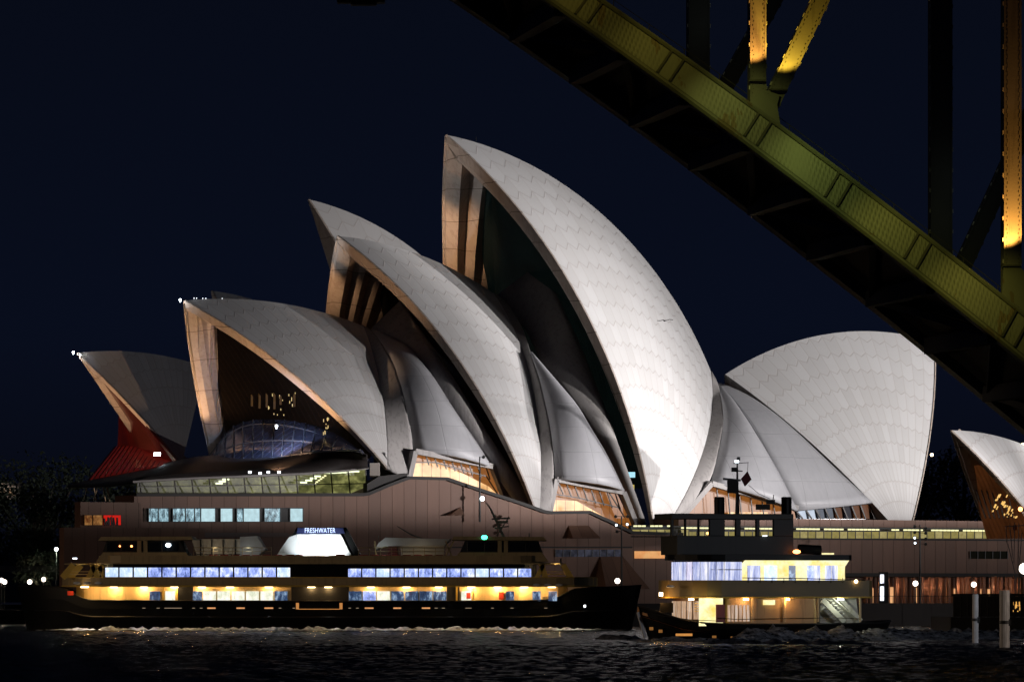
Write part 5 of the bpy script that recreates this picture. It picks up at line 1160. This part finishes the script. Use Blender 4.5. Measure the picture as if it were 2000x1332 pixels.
fbox(1312, 1395, -2.5, 2.5, zg1 + .02, zW1, M['wh'], 'wheelhouse_roof', wh); fbox(1392, 1550, -2.3, 2.35, zg1, zW1, M['wh'], 'wheelhouse_roof', wh)
fbox(1316, 1550, -2.0, -1.95, zg0, zg1, M['boat_glass'] if False else M['glass_thin'] if 'glass_thin' in M else M['wh'], 'x', wh) if False else None
m = MB()
for px in (1405, 1536): c = FF.P(px, 1000, 1.0); m.tube([c - [0, 0, .3], c + [0, 0, 1.35], c + [0, 0, 1.4]], [.48, .48, .4], 14)
# two separate stacks
for px in (1405, 1536): c = FF.P(px, 1000, 1.0); MB().tube([c - [0, 0, .3], c + [0, 0, 1.3], c + [0, 0, 1.4]], [.48, .48, .4], 16).build('exhaust_stack', M['hull'], sf)
m = MB(); c = FF.P(1440, 1003, 0); t_ = FF.P(1440, 893, 0)
m.tube([c, c * .55 + t_ * .45, t_], [.22, .13, .05], 7); m.bar(FF.P(1413, 935, 0), FF.P(1446, 938, 0), .25, .2, FF.w); m.box(FF.P(1430, 950, 0), (.9, .8, 1.2)); m.box(FF.P(1434, 917, 0), (.5, .5, .4)); m.bar(FF.P(1432, 905, 0), FF.P(1462, 903, 0), .06, .06, FF.w); m.bar(FF.P(1430, 918, 0), FF.P(1450, 920, 0), .1, .1, FF.w); m.box(FF.P(1443, 896, 0), (.25, .25, .35)); m.build('radar_mast', M['steel_black'], sf)
m = MB(); m.box(FF.P(1439, 901, .3), (.36, .15, .22)); m.build('masthead_light', M['lamp_soft2'], sf)
m = MB(); fl = [(1460, 920), (1468, 936), (1455, 950), (1447, 935)]; m.prism([FF.P(x, y, .2) for x, y in fl], -FF.w * .03); m.build('flag', simple('dark_red_cloth', (.08, .01, .012), .8), sf)
m = MB(); m.tube([FF.P(1461, 903, 0), FF.P(1460, 920, .2)], .02, 4); m.tube([FF.P(1462, 947, 0), FF.P(1482, 964, 0), FF.P(1504, 974, 0)], .025, 4); m.build('halyard', M['steel_black'], sf)
m = MB(); m.box(FF.P(1505, 980, .5), (.8, .6, .4)); m.tube([FF.P(1509, 985, .5), FF.P(1511, 966, .5)], .04, 5); m.box(FF.P(1490, 990, .5), (1.3, .6, .5)); m.build('roof_gear', M['wh'], sf)
m = MB(); m.box(FF.P(1494, 1046, 2.45), (.4, .06, .08)); m.build('window_reflection_glow', M['lamp_soft2'], sf)  # glowing strip put in for a reflection on the wheelhouse window
m = MB(); m.ball(FF.P(1382, 1041, 1.5), .12); m.build('instrument_lamp', M['lamp_orange'], sf)

# ================================================================== WATER
def wave_h(X, Y):
    rs = np.random.RandomState(3); h = np.zeros_like(X)
    for k in range(44):
        L = 7.5 * (.90 ** k) + .5; an = rs.normal(math.pi / 2, .75); kx, ky = 2 * math.pi / L * math.cos(an), 2 * math.pi / L * math.sin(an)
        s = np.sin(X * kx + Y * ky + rs.uniform(0, 6.28) + .5 * np.sin(X * .11 + Y * .07 + k)); h += .0125 * L ** .62 * (1 - np.abs(s)) ** 1.3 * 2
    return h * .46
def water_mat():
    m, n, b = nmat('harbour_water'); g = NG(n)
    b.inputs['Base Color'].default_value = (.004, .005, .007, 1); b.inputs['Roughness'].default_value = .16; b.inputs['IOR'].default_value = 1.33; b.inputs['Specular IOR Level'].default_value = .35
    h = g.m('ADD', g.noise(1.6, 4, rough=.65), g.m('MULTIPLY', g.noise(6, 3), .35)); n.links.new(g.bump(h, 1., .16), b.inputs['Normal'])
    # dark diffuse mixed in patches: ripple shade and dimmer reflections put into the colour
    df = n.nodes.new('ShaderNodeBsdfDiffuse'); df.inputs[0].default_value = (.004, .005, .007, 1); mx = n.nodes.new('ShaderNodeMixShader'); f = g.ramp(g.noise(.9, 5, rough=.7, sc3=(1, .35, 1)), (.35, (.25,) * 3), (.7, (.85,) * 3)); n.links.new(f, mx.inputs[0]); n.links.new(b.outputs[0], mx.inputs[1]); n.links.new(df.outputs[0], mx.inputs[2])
    n.links.new(mx.outputs[0], [q for q in n.nodes if q.type == 'OUTPUT_MATERIAL'][0].inputs[0]); return m
M['water'] = water_mat()
def wgrid(name, x0, x1, nx, ys, fac=1.):
    xs = np.linspace(x0, x1, nx); X, Y = np.meshgrid(xs, ys); Zz = wave_h(X, Y) * fac
    Zz -= Zz.mean()
    ny = len(ys); V = np.stack([X, Y, Zz], -1).reshape(-1, 3); me = bpy.data.meshes.new(name); idx = np.arange(nx * ny).reshape(ny, nx)
    F = np.stack([idx[:-1, :-1], idx[:-1, 1:], idx[1:, 1:], idx[1:, :-1]], -1).reshape(-1, 4)
    me.vertices.add(len(V)); me.vertices.foreach_set('co', V.ravel()); me.loops.add(F.size); me.loops.foreach_set('vertex_index', F.ravel().astype(np.int32))
    me.polygons.add(len(F)); me.polygons.foreach_set('loop_start', np.arange(0, F.size, 4, dtype=np.int32)); me.polygons.foreach_set('use_smooth', np.ones(len(F), bool)); me.update(calc_edges=True)
    me.materials.append(M['water']); o = bpy.data.objects.new(name, me); sc.collection.objects.link(o); return tag(o, kind='structure')
ys = np.concatenate([np.arange(262, 480, .42), np.arange(480, 800, .85)])
wgrid('water', -104, 104, 430, ys)
m = MB(); E_ = 3000
for x0, y0, x1, y1 in ((-E_, -60, E_, 262.2), (-E_, 262.2, -103.9, 799), (103.9, 262.2, E_, 799), (-E_, 799, E_, 1300)): m.add([(x0, y0, -.12), (x1, y0, -.12), (x1, y1, -.12), (x0, y1, -.12)], [(0, 1, 2, 3)])
tag(m.build('outer_water', M['water']), kind='structure')
# foam and wakes
def foam_mat(name, lo, hi, col=(.55, .58, .6), sc3=(1.1, .5, 3)):
    m, n, b = nmat(name); g = NG(n); nz = g.noise(1.3, 8, rough=.78, sc3=sc3)
    f = g.ramp(nz, (lo, (0, 0, 0)), (hi, (1, 1, 1))); n.links.new(g.mix(f, (.006, .008, .01), col), b.inputs['Base Color']); n.links.new(g.m('ADD', g.m('MULTIPLY', f, .5), .25), b.inputs['Roughness'])
    n.links.new(g.bump(nz, 1., .2), b.inputs['Normal']); return m
M['foam'] = foam_mat('foam', .38, .56, (.7, .72, .75)); M['foam2'] = foam_mat('thin_foam', .42, .62, (.42, .43, .46))
def wake(name, line, wid, hgt, mat, seed=1, nx=220, ny=14, label=None):
    """ragged foaming ridge along a line on the water"""
    rs = np.random.RandomState(seed); L = resamp(np.array([[x, y, 0] for x, y in line], float), nx); t = np.gradient(L, axis=0); t /= np.linalg.norm(t, axis=1)[:, None]; nn = np.stack([-t[:, 1], t[:, 0], 0 * t[:, 0]], 1)
    s = np.linspace(0, 1, nx); ph = rs.uniform(0, 6.28, 24); fr = rs.uniform(3, 90, 24); am_ = 1 / fr ** .55
    prof = sum(a * np.sin(2 * math.pi * f * s + p) for a, f, p in zip(am_, fr, ph)); prof = (prof - prof.min()) / (prof.max() - prof.min()); env = np.minimum(1, np.minimum(s, 1 - s) * 9)
    G = []
    for j in range(ny):
        q = j / (ny - 1) * 2 - 1; hump = math.exp(-(q * 1.7) ** 2); jit = rs.normal(0, .16, nx) * hump; jit = (jit + np.roll(jit, 1)) / 2
        z = (prof * hgt * hump + jit * hgt * .8) * env + .06 - .25 * abs(q) ** 3; P = L + nn * (q * wid / 2 * (0.6 + .6 * prof))[:, None]; P[:, 2] = z; G.append(P)
    m = MB(); m.grid(np.array(G)); o = m.build(name, mat, smooth=True); return tag(o, kind='stuff')
wx = lambda px, d: (px - 1000) * d / FOC
wake('wake_foam', [(wx(60, 690), 697.0), (wx(300, 690), 694.6), (wx(640, 690), 694.2), (wx(900, 690), 694.6), (wx(1100, 690), 695.4), (wx(1225, 690), 698)], 1.5, .5, M['foam'], 2, 500, 12)
wake('wake_foam', [(wx(1222, 520), 523), (wx(1300, 520), 520), (wx(1370, 520), 512), (wx(1430, 510), 505), (wx(1520, 505), 503)], 4.5, .5, M['foam2'], 5)
wake('wake_foam', [(wx(1440, 510), 515), (wx(1530, 520), 524), (wx(1620, 520), 528), (wx(1760, 530), 536)], 6, 1.35, M['foam2'], 8, 300, 20)
wake('wake_foam', [(wx(1600, 540), 536), (wx(1700, 540), 540), (wx(1800, 545), 548), (wx(1900, 550), 552), (wx(2040, 560), 560)], 9, 1.15, M['foam2'], 9, 300, 20)
wake('wake_foam', [(wx(1370, 495), 498), (wx(1470, 490), 492), (wx(1600, 490), 489), (wx(1700, 492), 492)], 4.0, .45, M['foam2'], 11)
wake('wake_foam', [(wx(1185, 520), 545), (wx(1225, 520), 541), (wx(1262, 520), 540)], 3, .5, M['foam2'], 12, 90, 12)
# unseen lamps added to brighten the wake and the foam along the hull
lamp_spot('wake_fill', (75, 470, 9), (28, 528, 0), 26000, (.85, .88, 1), 60, .9, .6)
for k in range(9): lamp_spot('foam_fill', (fx(170 + 118 * k), FY - 7.3, 3.0), (fx(170 + 118 * k), FY - 8.6, 0), 330, (.72, .82, 1) if k % 2 else (1, .95, .85), 120, .9, .1)
# ================================================================== FLOODLIGHTING OF THE ROOFS
EL = [(-3, .05), (-1.2, .13), (-.35, .17), (.35, .75), (1.5, 1.), (5, .9), (9, .78), (13, .52), (18, .2), (22, .0)]
flood('quay_floodlight', (230, 765, 14.5), 3.7e6, (1, .955, .95), EL, [(140, 0), (149, .46), (158, .32), (161, .34), (165, .62), (167.5, .70), (169, .58), (172, .13), (175, .06), (180, .05)], .8)
flood('quay_floodlight', (205, 730, 14.5), 2.8e6, (1, .95, .94), EL, [(125, 0), (137, .40), (146, .28), (150.5, .34), (154, .60), (157, .66), (158.8, .5), (160.2, .16), (162, .1), (166, .06), (175, .05)], .8)
flood('low_quay_floodlight', (200, 700, 14.5), 3.0e6, (1, .95, .95), [(-3, .03), (-.5, .08), (.35, .7), (2, 1.), (3.2, .7), (4.6, .34), (6.4, .13), (10, .02), (16, 0)], [(140, 0), (146, .04), (149, .07), (150.6, .4), (152.5, 1.), (156, 1.), (160, .62), (166, .45), (172, .1)], .8)
# unseen fill light added for boats, sea wall and podium only
flood('shore_fill', (-260, 480, 15), 3.0e5, (1, .74, .52), [(-9, 1.), (-1.2, 1.), (-.4, .8), (.6, .4), (2, .12), (5, .04), (9, .0)], [(-9, 0), (-6.5, 1.), (62, 1.), (66, 0)], 1.)
flood('left_shell_fill', (-262, 482, 17), 4.2e5, (.96, .95, 1), [(-1, 0), (.3, .1), (1, 1.), (4, 1.), (7, .4), (10, 0)], [(20, 0), (54.5, 0), (58, .7), (60, 1.), (66, 1.)], 1.)  # unseen fill added to lift the dim left shell
# warm uplights in front of each mouth
W = (1, .60, .33); W2 = (1, .72, .48)
lamp_spot('rib_uplight', CH.P(545, 918, 26), CH.pt(54, 10, 34), 28000, W, 75, .6, .08)
lamp_spot('rib_uplight', CH.pt(57, -20, 22.6), CH.pt(54, -14, 33), 15000, W, 80, .6, .08)
lamp_spot('rib_uplight', CH.pt(39, 28, 16.2), CH.pt(30, 14, 38), 190000, W, 70, .6, .08)
lamp_spot('rib_uplight', CH.pt(45, -4, 45.5), CH.pt(30, -12, 50), 5000, W, 60, .7, .08)
lamp_spot('rib_uplight', CH.pt(26, -6, 49), CH.pt(12, -12, 56), 9000, W, 60, .7, .08)
lamp_spot('rib_uplight', CH.pt(15, 28, 12.2), CH.pt(12, 12, 45), 9000, W2, 60, .7, .08)
lamp_spot('rib_uplight', OT.pt(50, 5, 22), OT.pt(38, 4, 32), 9000, W, 80, .6, .08)
lamp_spot('tip_floodlight', CH.pt(63.5, 0, 46), CH.pt(28, -8, 62), 24000, (.92, .95, 1), 40, .6, .08)
lamp_point('tip_glow', tip1 + np.array([-.2, -.8, -.2]), 140, (.92, .96, 1), .06)
lamp_point('tip_glow', tA + np.array([.2, -.8, -.5]), 140, (.92, .96, 1), .06)
